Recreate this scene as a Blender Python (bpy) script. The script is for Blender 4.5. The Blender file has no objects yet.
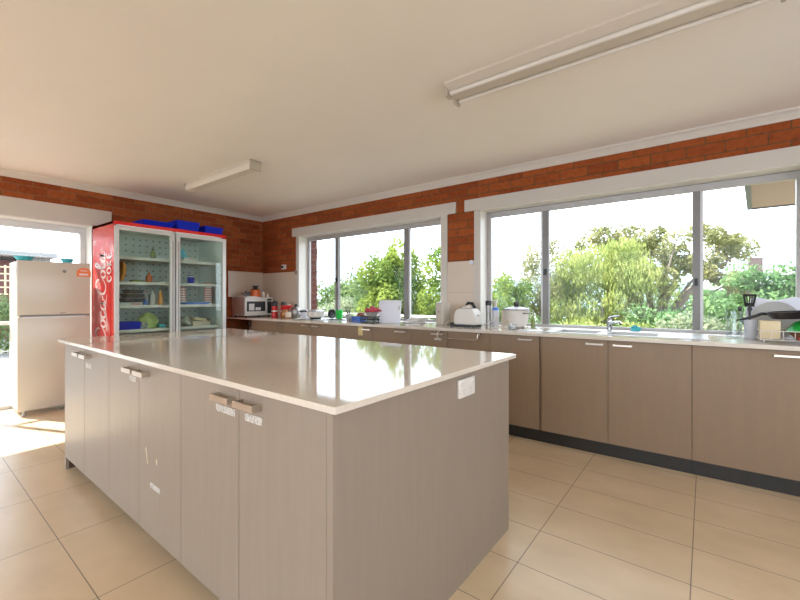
import bpy, bmesh, math, random
from mathutils import Vector, Matrix
import numpy as np
random.seed(7)
D=bpy.data; SC=bpy.context.scene; COL=SC.collection
R=math.radians
# ------------------------------------------------------------------ materials
def nt(name):
    m=D.materials.new(name); m.use_nodes=True; n=m.node_tree; return m,n,n.nodes['Principled BSDF']
def setp(b,**k):
    for a,v in k.items():
        a={'base':'Base Color','rough':'Roughness','metal':'Metallic','spec':'Specular IOR Level','coat':'Coat Weight','trans':'Transmission Weight','sub':'Subsurface Weight'}.get(a,a)
        if a=='Base Color': v=(*v,1)
        b.inputs[a].default_value=v
def mat(name,col,rough=.5,metal=0,var=0,scale=8,bump=0,stretch=(1,1,1),spec=.5,coat=0,bscale=None):
    m,n,b=nt(name); setp(b,base=col,rough=rough,metal=metal,spec=spec,coat=coat)
    if var or bump:
        tc=n.nodes.new('ShaderNodeTexCoord'); mp=n.nodes.new('ShaderNodeMapping'); mp.inputs['Scale'].default_value=stretch
        n.links.new(tc.outputs['Object'],mp.inputs[0])
        nz=n.nodes.new('ShaderNodeTexNoise'); nz.inputs['Scale'].default_value=scale; nz.inputs['Detail'].default_value=5
        n.links.new(mp.outputs[0],nz.inputs['Vector'])
        if var:
            r=n.nodes.new('ShaderNodeValToRGB'); r.color_ramp.elements[0].position=.3; r.color_ramp.elements[1].position=.7
            r.color_ramp.elements[0].color=(*[c*(1-var) for c in col],1); r.color_ramp.elements[1].color=(*[min(1,c*(1+var)) for c in col],1)
            n.links.new(nz.outputs[0],r.inputs[0]); n.links.new(r.outputs[0],b.inputs['Base Color'])
        if bump:
            bp=n.nodes.new('ShaderNodeBump'); bp.inputs['Strength'].default_value=bump; bp.inputs['Distance'].default_value=.01
            n.links.new(nz.outputs[0],bp.inputs['Height']); n.links.new(bp.outputs[0],b.inputs['Normal'])
    return m
def glassmat(name,tint=(1,1,1),refl=1.0,ior=1.45):
    m=D.materials.new(name); m.use_nodes=True; n=m.node_tree; n.nodes.clear()
    o=n.nodes.new('ShaderNodeOutputMaterial'); t=n.nodes.new('ShaderNodeBsdfTransparent'); t.inputs[0].default_value=(*tint,1)
    g=n.nodes.new('ShaderNodeBsdfGlossy'); g.inputs['Roughness'].default_value=.01
    lw=n.nodes.new('ShaderNodeLayerWeight'); lw.inputs[0].default_value=.5; f=n.nodes.new('ShaderNodeMath'); f.operation='POWER'; f.inputs[1].default_value=4; n.links.new(lw.outputs['Facing'],f.inputs[0]); mu=n.nodes.new('ShaderNodeMath'); mu.operation='MULTIPLY_ADD'; mu.inputs[1].default_value=.6*refl; mu.inputs[2].default_value=.06*refl
    mx=n.nodes.new('ShaderNodeMixShader'); n.links.new(f.outputs[0],mu.inputs[0]); n.links.new(mu.outputs[0],mx.inputs[0])
    n.links.new(t.outputs[0],mx.inputs[1]); n.links.new(g.outputs[0],mx.inputs[2]); n.links.new(mx.outputs[0],o.inputs[0]); return m
def brickmat(name,axis,c1,c2,mortar,bump=.35):
    m,n,b=nt(name); setp(b,rough=.85,spec=.2)
    tc=n.nodes.new('ShaderNodeTexCoord'); sp=n.nodes.new('ShaderNodeSeparateXYZ'); cb=n.nodes.new('ShaderNodeCombineXYZ')
    n.links.new(tc.outputs['Object'],sp.inputs[0]); n.links.new(sp.outputs[axis],cb.inputs[0]); n.links.new(sp.outputs[2],cb.inputs[1])
    mp=n.nodes.new('ShaderNodeMapping'); mp.inputs['Location'].default_value=(.03,.035,0); n.links.new(cb.outputs[0],mp.inputs[0])
    br=n.nodes.new('ShaderNodeTexBrick'); br.inputs['Scale'].default_value=1
    br.inputs['Brick Width'].default_value=.24; br.inputs['Row Height'].default_value=.0865; br.inputs['Mortar Size'].default_value=.005; br.inputs['Mortar Smooth'].default_value=.3
    br.inputs['Color1'].default_value=(*c1,1); br.inputs['Color2'].default_value=(*c2,1); br.inputs['Mortar'].default_value=(*mortar,1); br.inputs['Bias'].default_value=0
    n.links.new(mp.outputs[0],br.inputs['Vector'])
    nz=n.nodes.new('ShaderNodeTexNoise'); nz.inputs['Scale'].default_value=25; nz.inputs['Detail'].default_value=6; n.links.new(mp.outputs[0],nz.inputs['Vector'])
    mx=n.nodes.new('ShaderNodeMix'); mx.data_type='RGBA'; mx.blend_type='MULTIPLY'; mx.inputs[0].default_value=.55
    r=n.nodes.new('ShaderNodeValToRGB'); r.color_ramp.elements[0].position=.3; r.color_ramp.elements[0].color=(.55,.5,.45,1); r.color_ramp.elements[1].position=.6; r.color_ramp.elements[1].color=(1,1,1,1)
    n.links.new(nz.outputs[0],r.inputs[0]); n.links.new(br.outputs['Color'],mx.inputs[6]); n.links.new(r.outputs[0],mx.inputs[7]); n.links.new(mx.outputs[2],b.inputs['Base Color'])
    bp=n.nodes.new('ShaderNodeBump'); bp.inputs['Strength'].default_value=bump; bp.inputs['Distance'].default_value=.006; bp.invert=True
    n.links.new(br.outputs['Fac'],bp.inputs['Height']); n.links.new(bp.outputs[0],b.inputs['Normal']); return m
def floormat():
    m,n,b=nt('cream_floor_tile'); setp(b,rough=.32,spec=.45)
    tc=n.nodes.new('ShaderNodeTexCoord'); mp=n.nodes.new('ShaderNodeMapping'); mp.inputs['Rotation'].default_value=(0,0,R(1.31)); mp.inputs['Location'].default_value=(.667+.62*20,-.498+.306*20,0)
    n.links.new(tc.outputs['Object'],mp.inputs[0])
    br=n.nodes.new('ShaderNodeTexBrick'); br.offset=0; br.inputs['Scale'].default_value=1; br.inputs['Brick Width'].default_value=.62; br.inputs['Row Height'].default_value=.306
    br.inputs['Mortar Size'].default_value=.0022; br.inputs['Mortar Smooth'].default_value=.2
    br.inputs['Color1'].default_value=(.61,.455,.285,1); br.inputs['Color2'].default_value=(.585,.435,.27,1); br.inputs['Mortar'].default_value=(.16,.12,.085,1)
    n.links.new(mp.outputs[0],br.inputs['Vector'])
    m2=n.nodes.new('ShaderNodeMapping'); m2.inputs['Scale'].default_value=(1,1.6,1); n.links.new(tc.outputs['Object'],m2.inputs[0])
    nz=n.nodes.new('ShaderNodeTexNoise'); nz.inputs['Scale'].default_value=3; nz.inputs['Detail'].default_value=8; n.links.new(m2.outputs[0],nz.inputs['Vector'])
    r=n.nodes.new('ShaderNodeValToRGB'); r.color_ramp.elements[0].position=.3; r.color_ramp.elements[0].color=(.86,.84,.8,1); r.color_ramp.elements[1].position=.65; r.color_ramp.elements[1].color=(1,1,1,1)
    mx=n.nodes.new('ShaderNodeMix'); mx.data_type='RGBA'; mx.blend_type='MULTIPLY'; mx.inputs[0].default_value=1
    n.links.new(nz.outputs[0],r.inputs[0]); n.links.new(br.outputs['Color'],mx.inputs[6]); n.links.new(r.outputs[0],mx.inputs[7]); n.links.new(mx.outputs[2],b.inputs['Base Color'])
    bp=n.nodes.new('ShaderNodeBump'); bp.inputs['Strength'].default_value=.3; bp.inputs['Distance'].default_value=.002; bp.invert=True
    n.links.new(br.outputs['Fac'],bp.inputs['Height']); n.links.new(bp.outputs[0],b.inputs['Normal']); return m
def tilemat():
    m,n,b=nt('beige_wall_tile'); setp(b,rough=.3,spec=.5)
    tc=n.nodes.new('ShaderNodeTexCoord'); sp=n.nodes.new('ShaderNodeSeparateXYZ'); cb=n.nodes.new('ShaderNodeCombineXYZ'); ad=n.nodes.new('ShaderNodeMath')
    n.links.new(tc.outputs['Object'],sp.inputs[0]); n.links.new(sp.outputs[0],ad.inputs[0]); n.links.new(sp.outputs[1],ad.inputs[1]); n.links.new(ad.outputs[0],cb.inputs[0]); n.links.new(sp.outputs[2],cb.inputs[1])
    mp=n.nodes.new('ShaderNodeMapping'); mp.inputs['Location'].default_value=(20.1,-.905+.345*10,0); n.links.new(cb.outputs[0],mp.inputs[0])
    br=n.nodes.new('ShaderNodeTexBrick'); br.offset=0; br.inputs['Scale'].default_value=1; br.inputs['Brick Width'].default_value=.6; br.inputs['Row Height'].default_value=.345
    br.inputs['Mortar Size'].default_value=.0018; br.inputs['Color1'].default_value=(.56,.46,.35,1); br.inputs['Color2'].default_value=(.54,.445,.34,1); br.inputs['Mortar'].default_value=(.36,.30,.23,1)
    n.links.new(mp.outputs[0],br.inputs['Vector']); n.links.new(br.outputs['Color'],b.inputs['Base Color']); return m
def stripemat(name,a,c,freq,axis=2):
    m,n,b=nt(name); setp(b,rough=.4)
    tc=n.nodes.new('ShaderNodeTexCoord'); sp=n.nodes.new('ShaderNodeSeparateXYZ'); n.links.new(tc.outputs['Object'],sp.inputs[0])
    mu=n.nodes.new('ShaderNodeMath'); mu.operation='MULTIPLY'; mu.inputs[1].default_value=freq; n.links.new(sp.outputs[axis],mu.inputs[0])
    fr=n.nodes.new('ShaderNodeMath'); fr.operation='FRACT'; n.links.new(mu.outputs[0],fr.inputs[0])
    gt=n.nodes.new('ShaderNodeMath'); gt.operation='GREATER_THAN'; gt.inputs[1].default_value=.62; n.links.new(fr.outputs[0],gt.inputs[0])
    mx=n.nodes.new('ShaderNodeMix'); mx.data_type='RGBA'; mx.inputs[6].default_value=(*a,1); mx.inputs[7].default_value=(*c,1); n.links.new(gt.outputs[0],mx.inputs[0]); n.links.new(mx.outputs[2],b.inputs['Base Color']); return m
def dotmat(name,base,dot,scale,thr):
    m,n,b=nt(name); setp(b,rough=.5)
    tc=n.nodes.new('ShaderNodeTexCoord'); sp=n.nodes.new('ShaderNodeSeparateXYZ'); cb=n.nodes.new('ShaderNodeCombineXYZ'); n.links.new(tc.outputs['Object'],sp.inputs[0]); n.links.new(sp.outputs[1],cb.inputs[0]); n.links.new(sp.outputs[2],cb.inputs[1])
    v=n.nodes.new('ShaderNodeTexVoronoi'); v.voronoi_dimensions='2D'; v.inputs['Scale'].default_value=scale; v.inputs['Randomness'].default_value=.12; n.links.new(cb.outputs[0],v.inputs['Vector'])
    lt=n.nodes.new('ShaderNodeMath'); lt.operation='LESS_THAN'; lt.inputs[1].default_value=thr; n.links.new(v.outputs['Distance'],lt.inputs[0])
    mx=n.nodes.new('ShaderNodeMix'); mx.data_type='RGBA'; mx.inputs[6].default_value=(*base,1); mx.inputs[7].default_value=(*dot,1); n.links.new(lt.outputs[0],mx.inputs[0]); n.links.new(mx.outputs[2],b.inputs['Base Color']); return m
def labelmat():
    m,n,b=nt('printed_label'); setp(b,rough=.5)
    tc=n.nodes.new('ShaderNodeTexCoord'); mp=n.nodes.new('ShaderNodeMapping'); mp.inputs['Scale'].default_value=(220,220,110); n.links.new(tc.outputs['Object'],mp.inputs[0])
    nz=n.nodes.new('ShaderNodeTexNoise'); nz.inputs['Scale'].default_value=1; nz.inputs['Detail'].default_value=3; n.links.new(mp.outputs[0],nz.inputs['Vector'])
    r=n.nodes.new('ShaderNodeValToRGB'); r.color_ramp.elements[0].position=.47; r.color_ramp.elements[0].color=(.58,.55,.49,1); r.color_ramp.elements[1].position=.55; r.color_ramp.elements[1].color=(.32,.28,.24,1)
    n.links.new(nz.outputs[0],r.inputs[0]); n.links.new(r.outputs[0],b.inputs['Base Color']); return m
def emit(name,col,s):
    m=D.materials.new(name); m.use_nodes=True; n=m.node_tree; n.nodes.clear(); o=n.nodes.new('ShaderNodeOutputMaterial'); e=n.nodes.new('ShaderNodeEmission'); e.inputs[0].default_value=(*col,1); e.inputs[1].default_value=s; n.links.new(e.outputs[0],o.inputs[0]); return m
def leafmat(name,c1,c2):
    c1=[c*.72+.035 for c in c1]; c2=[c*.72+.035 for c in c2]
    m=D.materials.new(name); m.use_nodes=True; n=m.node_tree; n.nodes.clear(); o=n.nodes.new('ShaderNodeOutputMaterial')
    tc=n.nodes.new('ShaderNodeTexCoord'); nz=n.nodes.new('ShaderNodeTexNoise'); nz.inputs['Scale'].default_value=1.6; nz.inputs['Detail'].default_value=6; n.links.new(tc.outputs['Object'],nz.inputs['Vector'])
    r=n.nodes.new('ShaderNodeValToRGB'); r.color_ramp.elements[0].position=.36; r.color_ramp.elements[0].color=(*c1,1); r.color_ramp.elements[1].position=.64; r.color_ramp.elements[1].color=(*c2,1); n.links.new(nz.outputs[0],r.inputs[0])
    d=n.nodes.new('ShaderNodeBsdfDiffuse'); t=n.nodes.new('ShaderNodeBsdfTranslucent'); mx=n.nodes.new('ShaderNodeMixShader'); mx.inputs[0].default_value=.4
    n.links.new(r.outputs[0],d.inputs[0]); n.links.new(r.outputs[0],t.inputs[0]); n.links.new(d.outputs[0],mx.inputs[1]); n.links.new(t.outputs[0],mx.inputs[2]); n.links.new(mx.outputs[0],o.inputs[0]); return m
M={}
M['white_paint']=mat('white_paint',(.52,.475,.41),.5,var=.02,scale=3)
M['ceiling']=mat('ceiling_paint',(.80,.745,.67),.75,var=.025,scale=1.2)
M['cornice']=mat('cornice_paint',(.62,.57,.50),.6)
M['brickx']=brickmat('red_brick_x',0,(.34,.085,.020),(.25,.055,.014),(.13,.07,.03))
M['bricky']=brickmat('red_brick_y',1,(.36,.095,.024),(.24,.052,.014),(.24,.12,.055))
M['brickout']=brickmat('pale_red_brick',0,(.15,.055,.04),(.12,.045,.035),(.15,.11,.09))
M['brickouty']=brickmat('pale_red_brick_y',1,(.14,.055,.05),(.12,.048,.045),(.17,.12,.11))
M['floor']=floormat(); M['tile']=tilemat(); M['label']=labelmat()
M['lam']=mat('taupe_laminate',(.238,.160,.097),.42,var=.03,scale=5,stretch=(6,6,.7),spec=.4)
M['lam_dark']=mat('brown_board_edge',(.07,.03,.018),.5)
M['isl']=mat('grey_taupe_laminate',(.256,.204,.154),.38,var=.035,scale=6,stretch=(6,6,.5),spec=.45,bump=.04)
M['stone']=mat('cream_stone',(.62,.55,.455),.06,var=.04,scale=90,spec=.6)
M['stoneb']=mat('pale_stone',(.60,.53,.44),.12,var=.05,scale=90,spec=.6)
M['kick']=mat('black_kickboard',(.018,.015,.011),.45)
M['steel']=mat('brushed_steel',(.36,.35,.33),.4,metal=1)
M['chrome']=mat('chrome',(.5,.5,.5),.15,metal=1)
M['nickel']=mat('satin_nickel',(.66,.60,.52),.3,metal=1)
M['alu']=mat('window_aluminium',(.42,.40,.38),.4,metal=.3)
M['alul']=mat('pale_aluminium',(.55,.54,.53),.4,metal=.2)
M['alud']=mat('dark_grey_aluminium',(.20,.19,.18),.4)
M['glass']=glassmat('window_glass',(.97,.98,.98),.12)
M['cglass']=glassmat('cooler_glass',(.90,.95,.92),.75)
M['jglass']=glassmat('clear_glass',(.93,.95,.95),1.2)
M['white']=mat('white_plastic',(.64,.60,.54),.35)
M['whitew']=mat('warm_white_enamel',(.50,.45,.37),.3,coat=.1)
M['whiteb']=mat('bluish_white_plastic',(.66,.67,.74),.4)
M['black']=mat('black_plastic',(.012,.012,.012),.4)
M['blackm']=mat('black_nonstick',(.02,.018,.02),.3)
M['red']=mat('red_cooler_paint',(.62,.02,.015),.16,coat=.5)
M['redp']=mat('red_plastic',(.55,.02,.018),.35)
M['green']=mat('green_plastic',(.03,.50,.07),.35)
M['blue']=mat('blue_plastic',(.004,.02,.45),.5,spec=.15)
M['lblue']=mat('mid_blue_plastic',(.08,.2,.62),.35)
M['teal']=mat('teal_plastic',(.06,.42,.48),.4)
M['tealb']=mat('teal_bag',(.10,.42,.55),.5,bump=.3,scale=30)
M['orange']=mat('orange_enamel',(.72,.16,.03),.35)
M['copper']=mat('brown_copper_glaze',(.36,.16,.05),.25,metal=.4)
M['cream']=mat('cream_plastic',(.62,.50,.30),.5)
M['beige']=mat('beige_board',(.58,.48,.36),.5)
M['brown']=mat('brown_wood',(.25,.10,.045),.6,var=.2,scale=20)
M['amber']=mat('amber_sauce',(.75,.30,.05),.3)
M['cooler_in']=mat('cooler_lining',(.62,.66,.62),.5)
M['cooler_back']=dotmat('cooler_perforated_back',(.58,.62,.58),(.20,.20,.20),13,.14)
M['cframe']=mat('silver_door_frame',(.60,.585,.55),.35,metal=.25)
M['cabbage']=mat('pale_green_leaf',(.50,.62,.22),.5,var=.2,scale=14,bump=.5)
M['bag']=mat('grey_plastic_bag',(.42,.42,.36),.4,var=.25,scale=18,bump=.8)
M['bagd']=mat('dark_plastic_bag',(.20,.19,.18),.3,var=.7,scale=30,bump=1)
M['cloth']=mat('pink_red_cloth',(.50,.06,.09),.9,bump=.3,scale=40)
M['paper']=mat('paper',(.62,.60,.57),.7)
M['yellowp']=mat('yellow_note_paper',(.62,.50,.22),.7)
M['stripes']=stripemat('red_white_stripes',(.72,.66,.62),(.70,.10,.06),42)
M['grey']=mat('grey_ceramic',(.38,.36,.33),.4)
M['lampdiff']=mat('fixture_diffuser',(.66,.60,.50),.35)
M['lampbody']=mat('fixture_white_metal',(.56,.50,.42),.4)
M['lampcap']=mat('fixture_end_cap',(.42,.36,.28),.5)
M['chimney']=mat('weathered_brick',(.085,.058,.052),.9,var=.2,scale=12)
M['bark']=mat('bark',(.19,.15,.12),.9,var=.3,scale=15)
M['roofw']=mat('pale_gutter',(.24,.24,.23),.5)
M['soffit']=mat('pinkish_soffit',(.40,.29,.25),.7)
M['gutter']=mat('grey_gutter',(.16,.17,.19),.5)
M['roofg']=mat('grey_roof_tiles',(.10,.095,.09),.8,var=.2,scale=10)
M['lawn']=mat('garden_ground',(.30,.27,.16),.95,var=.4,scale=.8)
M['paving']=mat('pale_paving',(.14,.137,.13),.85,var=.12,scale=3)
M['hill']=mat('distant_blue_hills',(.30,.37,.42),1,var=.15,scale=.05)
M['lamp']=emit('cooler_tube_light',(.9,1,.93),2.2)
M['sign_white']=mat('white_decal',(.85,.82,.80),.35)
# ------------------------------------------------------------------ mesh builder
class MB:
    def __init__(s): s.v=[]; s.f=[]; s.sm=[]
    def add(s,vs,fs,smooth=False,mtx=None):
        o=len(s.v)
        for v in vs:
            v=Vector(v); s.v.append(tuple(mtx@v if mtx else v))
        for f in fs: s.f.append(tuple(i+o for i in f)); s.sm.append(smooth)
        return s
    def box(s,x0,x1,y0,y1,z0,z1,mtx=None,bev=0):
        if bev:
            b=bmesh.new(); bmesh.ops.create_cube(b,size=1)
            for v in b.verts: v.co=Vector(((x0+x1)/2+v.co.x*(x1-x0),(y0+y1)/2+v.co.y*(y1-y0),(z0+z1)/2+v.co.z*(z1-z0)))
            bmesh.ops.bevel(b,geom=b.edges[:],offset=bev,segments=3,profile=.5,affect='EDGES')
            b.verts.index_update(); s.add([v.co[:] for v in b.verts],[[v.index for v in f.verts] for f in b.faces],True,mtx); b.free(); return s
        v=[(x0,y0,z0),(x1,y0,z0),(x1,y1,z0),(x0,y1,z0),(x0,y0,z1),(x1,y0,z1),(x1,y1,z1),(x0,y1,z1)]
        return s.add(v,[(0,3,2,1),(4,5,6,7),(0,1,5,4),(1,2,6,5),(2,3,7,6),(3,0,4,7)],False,mtx)
    def lathe(s,prof,c=(0,0,0),n=32,sx=1,sy=1,mtx=None):
        vs=[];fs=[]; k=len(prof)
        for i in range(n):
            a=2*math.pi*i/n
            for r,z in prof: vs.append((c[0]+r*math.cos(a)*sx,c[1]+r*math.sin(a)*sy,c[2]+z))
        for i in range(n):
            j=(i+1)%n
            for q in range(k-1): fs.append((i*k+q,j*k+q,j*k+q+1,i*k+q+1))
        if prof[0][0]>1e-6: fs.append(tuple(i*k for i in reversed(range(n))))
        if prof[-1][0]>1e-6: fs.append(tuple(i*k+k-1 for i in range(n)))
        return s.add(vs,fs,True,mtx)
    def tube(s,pts,r,n=8,closed=False):
        pts=[Vector(p) for p in pts]; vs=[];fs=[]; up=None; m=len(pts)
        for i,p in enumerate(pts):
            if closed: t=pts[(i+1)%m]-pts[i-1]
            else: t=(pts[min(i+1,m-1)]-pts[max(i-1,0)])
            t.normalize()
            if up is None: up=Vector((0,0,1)) if abs(t.z)<.9 else Vector((1,0,0))
            a=t.cross(up)
            if a.length<1e-4: a=t.cross(Vector((0,1,0)))
            a.normalize(); b=a.cross(t); up=b.copy()
            rr=r[i] if isinstance(r,(list,tuple)) else r
            for q in range(n):
                an=2*math.pi*q/n; vs.append(p+a*math.cos(an)*rr+b*math.sin(an)*rr)
        for i in range(m if closed else m-1):
            j=(i+1)%m
            for q in range(n): fs.append((i*n+q,i*n+(q+1)%n,j*n+(q+1)%n,j*n+q))
        if not closed: fs.append(tuple(range(n))[::-1]); fs.append(tuple((m-1)*n+q for q in range(n)))
        return s.add(vs,fs,True)
    def prism(s,poly,h,mtx=None,smooth=False):   # polygon in XY extruded +z by h
        n=len(poly); vs=[(x,y,0) for x,y in poly]+[(x,y,h) for x,y in poly]
        fs=[tuple(reversed(range(n))),tuple(range(n,2*n))]+[(i,(i+1)%n,n+(i+1)%n,n+i) for i in range(n)]
        return s.add(vs,fs,smooth,mtx)
    def tub(s,w,d,h,t=.004,taper=.85,c=(0,0,0),mtx=None):  # open tray
        vs=[];
        def ring(k,z,ins): return [(c[0]+sx*(w/2*k-ins),c[1]+sy*(d/2*k-ins),c[2]+z) for sx,sy in((-1,-1),(1,-1),(1,1),(-1,1))]
        vs=ring(taper,0,0)+ring(1,h,0)+ring(1,h,t)+ring(taper,t,t)
        fs=[(3,2,1,0),(12,13,14,15)]
        for a in (0,4,8):
            for i in range(4): j=(i+1)%4; fs.append((a+i,a+j,a+4+j,a+4+i))
        return s.add(vs,fs,False,mtx)
    def build(s,name,m,parent=None,kind=None,label=None,bevel=0,loc=None):
        me=D.meshes.new(name); me.from_pydata(s.v,[],s.f); me.update()
        me.polygons.foreach_set('use_smooth',s.sm)
        b=bmesh.new(); b.from_mesh(me); bmesh.ops.recalc_face_normals(b,faces=b.faces); b.to_mesh(me); b.free()
        if any(s.sm):
            try: me.set_sharp_from_angle(angle=R(40))
            except Exception: pass
        o=D.objects.new(name,me); COL.objects.link(o); me.materials.append(m if not isinstance(m,str) else M[m])
        if parent: o.parent=parent
        if loc: o.location=loc
        if kind: o['kind']=kind
        if label: o['label']=label
        if bevel:
            md=o.modifiers.new('bevel','BEVEL'); md.width=bevel; md.segments=2; md.limit_method='ANGLE'
        return o
def thing(name,label,cat,loc=(0,0,0),rz=0,group=None):
    o=D.objects.new(name,None); COL.objects.link(o); o.location=loc; o.rotation_euler=(0,0,rz); o['label']=label; o['category']=cat; o.empty_display_size=.05
    if group: o['group']=group
    return o
def tag(o,label,cat,group=None):
    o['label']=label; o['category']=cat
    if group: o['group']=group
    return o
def one(name,label,cat,mb,m,loc=(0,0,0),rz=0,group=None,bevel=0,rot=None):
    o=mb.build(name,m,bevel=bevel); o.location=loc; o.rotation_euler=rot if rot else (0,0,rz); return tag(o,label,cat,group)
def struct(name,mb,m,parent=None,bevel=0): return mb.build(name,m,parent,kind='structure',bevel=bevel)
def sth(name):
    o=D.objects.new(name,None); COL.objects.link(o); o['kind']='structure'; return o

# ------------------------------------------------------------------ room shell
XW,YW,ZC=-5.68,3.87,2.51; XR,YF=2.3,-3.0
struct('floor',MB().box(-6.0,XR+.2,YF-.2,YW+.3,-.12,0),'floor')
struct('ceiling',MB().box(-6.0,XR+.2,YF-.2,YW+.3,ZC,ZC+.12),'ceiling')
W1=(-4.752,-2.273); W2=(-1.796,.668); ZS,ZH=.903,2.125
def openwall(name,a0,a1,ops,d0,d1,axis,m,z1=ZC):
    mb=MB(); cur=a0
    def bx(p,q,z0,zz):
        if q-p<1e-4: return
        if axis==0: mb.box(p,q,d0,d1,z0,zz)
        else: mb.box(d0,d1,p,q,z0,zz)
    for p,q,zl,zh in ops:
        bx(cur,p,0,z1); 
        if zl>0: bx(p,q,0,zl)
        bx(p,q,zh,z1); cur=q
    bx(cur,a1,0,z1); return struct(name,mb,m)
openwall('wall_back',XW,XR,[(W1[0],W1[1],ZS-.03,ZH),(W2[0],W2[1],ZS-.03,ZH)],YW,4.05,0,'brickx')
struct('wall_back_outer',MB().box(-6,-4.70,4.05,4.17,-2.5,2.6).box(-2.29,-1.80,4.05,4.17,-2.5,2.6).box(.70,XR+.2,4.05,4.17,-2.5,2.6).box(-4.70,.70,4.05,4.17,-2.5,.88).box(-4.70,.70,4.05,4.17,2.14,2.6),'brickout')
DY0,DY1,DZ=-.7,1.575,2.05
openwall('wall_left',YF,YW,[(DY0,DY1,0,DZ)],-6.0,XW,1,'bricky')
openwall('wall_right',YF,YW,[(-2.8,3.0,.9,2.4)],XR,XR+.2,1,'bricky')  # wide opening added out of view to brighten the room
openwall('wall_front',XW,XR,[(-5.5,-1.75,0,2.4),(-1.6,2.15,0,2.4)],YF-.2,YF,0,'brickx')  # two tall unseen openings added for fill light from the sky
# cornices
def cornice(name,axis,a0,a1,w,sgn):
    prof=[(0,-.065),(.012,-.065),(.02,-.05),(.045,-.022),(.062,-.012),(.07,0),(0,0)]
    mb=MB(); vs=[];fs=[]; n=len(prof)
    for a in (a0,a1):
        for p,z in prof:
            vs.append((a,w+sgn*p,ZC+z) if axis==0 else (w+sgn*p,a,ZC+z))
    fs=[(i,(i+1)%n,n+(i+1)%n,n+i) for i in range(n)]+[tuple(range(n)),tuple(range(n,2*n))[::-1]]
    mb.add(vs,fs); struct(name,mb,'cornice')
cornice('trim_1',0,XW,XR,YW,-1); cornice('trim_2',1,YF,YW,XW,1); cornice('trim_3',0,XW,XR,YF,1); cornice('trim_4',1,YF,YW,XR,-1)
# splashback tiles
struct('trim_5',MB().box(XW,-4.815,YW-.009,YW,.905,1.593).box(-2.195,-1.865,YW-.009,YW,.905,1.593).box(.74,XR,YW-.009,YW,.905,1.593).box(XW,XW+.009,3.262,YW,1.21,1.605).box(XW,XW+.009,3.33,YW,.905,1.21),'tile')
# ------------------------------------------------------------------ windows
def window(idx,x0,x1,m1,m2,hx0,hx1,ax0,ax1,glasszb=.932):
    w=sth('window_%d'%idx)
    yf,yb=4.02,4.06
    MB().box(hx0,hx1,YW-.022,YW,ZH,2.252).build('head_architrave','white_paint',w,bevel=.003)
    MB().box(ax0,x0,YW-.02,YW,.905,ZH).box(x1,ax1,YW-.02,YW,.905,ZH).build('side_architrave','white_paint',w,bevel=.003)
    MB().box(x0,x0+.006,YW-.018,yf-.001,.906,ZH-.006).box(x1-.006,x1,YW-.018,yf,.905,ZH-.006).box(x0,x1,YW-.018,yf,ZH-.006,ZH).build('reveal_lining','white',w)
    MB().box(x0,x1,YW-.02,yf,ZS-.022,ZS+.002).build('window_sill','white',w)
    # outer frame
    zt=2.112
    MB().box(x0+.001,x0+.05,yf,yb,.93,2.062).box(x1-.05,x1-.001,yf,yb,.93,2.062).box(x0+.001,x1-.001,yf,yb,2.062,zt+.006).box(x0+.001,x1-.001,yf,yb,ZS+.002,.93).build('window_frame','alu',w,bevel=.002)
    for m in (m1,m2):
        MB().box(m[0],m[1],yf-.004,yb+.004,.93,2.062).build('mullion','alud',w,bevel=.002)
    MB().box(m1[0]-.02,m1[0],yf+.006,yb-.004,.93,2.062).box(m2[1],m2[1]+.02,yf+.006,yb-.004,.93,2.062).build('sash_stile','alul',w)
    MB().box(m1[0]+.012,m1[0]+.038,yf-.018,yf-.004,1.42,1.48).build('latch','black',w)
    if idx==2: MB().box(m2[0]+.012,m2[0]+.035,yf-.018,yf-.004,1.29,1.35).build('latch','black',w)
    for a,b in ((x0+.05,m1[0]),(m1[1],m2[0]),(m2[1],x1-.05)):
        MB().box(a,b,4.042,4.046,.93,2.062).build('pane','glass',w)
    return w
window(1,W1[0],W1[1],(-4.135,-4.08),(-2.913,-2.845),-4.905,-2.088,-4.815,-2.195)
window(2,W2[0],W2[1],(-1.195,-1.137),(.01,.06),-1.979,.86,-1.865,.74)
# sliding glass door in the left wall
d=sth('door_1')
MB().box(XW,XW+.022,-.9,1.755,DZ,2.238).build('head_architrave','white_paint',d,bevel=.003)
MB().box(-5.99,XW+.004,DY1-.013,DY1-.001,0,DZ-.013).box(-5.99,XW+.004,DY0+.001,DY0+.013,0,DZ-.013).box(-5.99,XW+.004,DY0+.001,DY1-.001,DZ-.013,DZ-.001).build('reveal_lining','white',d)
MB().box(-5.96,-5.88,DY1-.07,DY1-.014,.04,1.965).box(-5.96,-5.88,DY0+.014,DY0+.07,.04,1.965).box(-5.96,-5.88,DY0+.014,DY1-.014,1.965,DZ-.014).box(-5.96,-5.88,DY0+.014,DY1-.014,0.001,.04).build('door_frame','alul',d,bevel=.002)
MB().box(-5.94,-5.90,.42,.47,.04,1.965).box(-5.94,-5.90,DY0+.07,DY1-.07,.90,.94).build('mid_rail','alul',d)
MB().box(-5.922,-5.918,DY0+.07,DY1-.07,.04,1.965).build('pane','glass',d)
# unseen window openings added behind the camera to let in sky light
for i,(a,b,zl,zh,ax) in enumerate(((-5.5,-1.75,0,2.4,0),(-1.6,2.15,0,2.4,0),(-2.8,3.0,.9,2.4,1))):
    w=sth('window_%d'%(i+3)); mb=MB(); 
    def bb(p,q,z0,z1,mb=mb,ax=ax):
        if ax==0: mb.box(p,q,YF-.12,YF-.07,z0,z1)
        else: mb.box(XR+.07,XR+.12,p,q,z0,z1)
    bb(a,a+.05,zl,zh); bb(b-.05,b,zl,zh); bb(a,b,zh-.05,zh); bb(a,b,zl,zl+.05); c=(a+b)/2; bb(c-.03,c+.03,zl,zh)
    mb.build('window_frame','alul',w)
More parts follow.
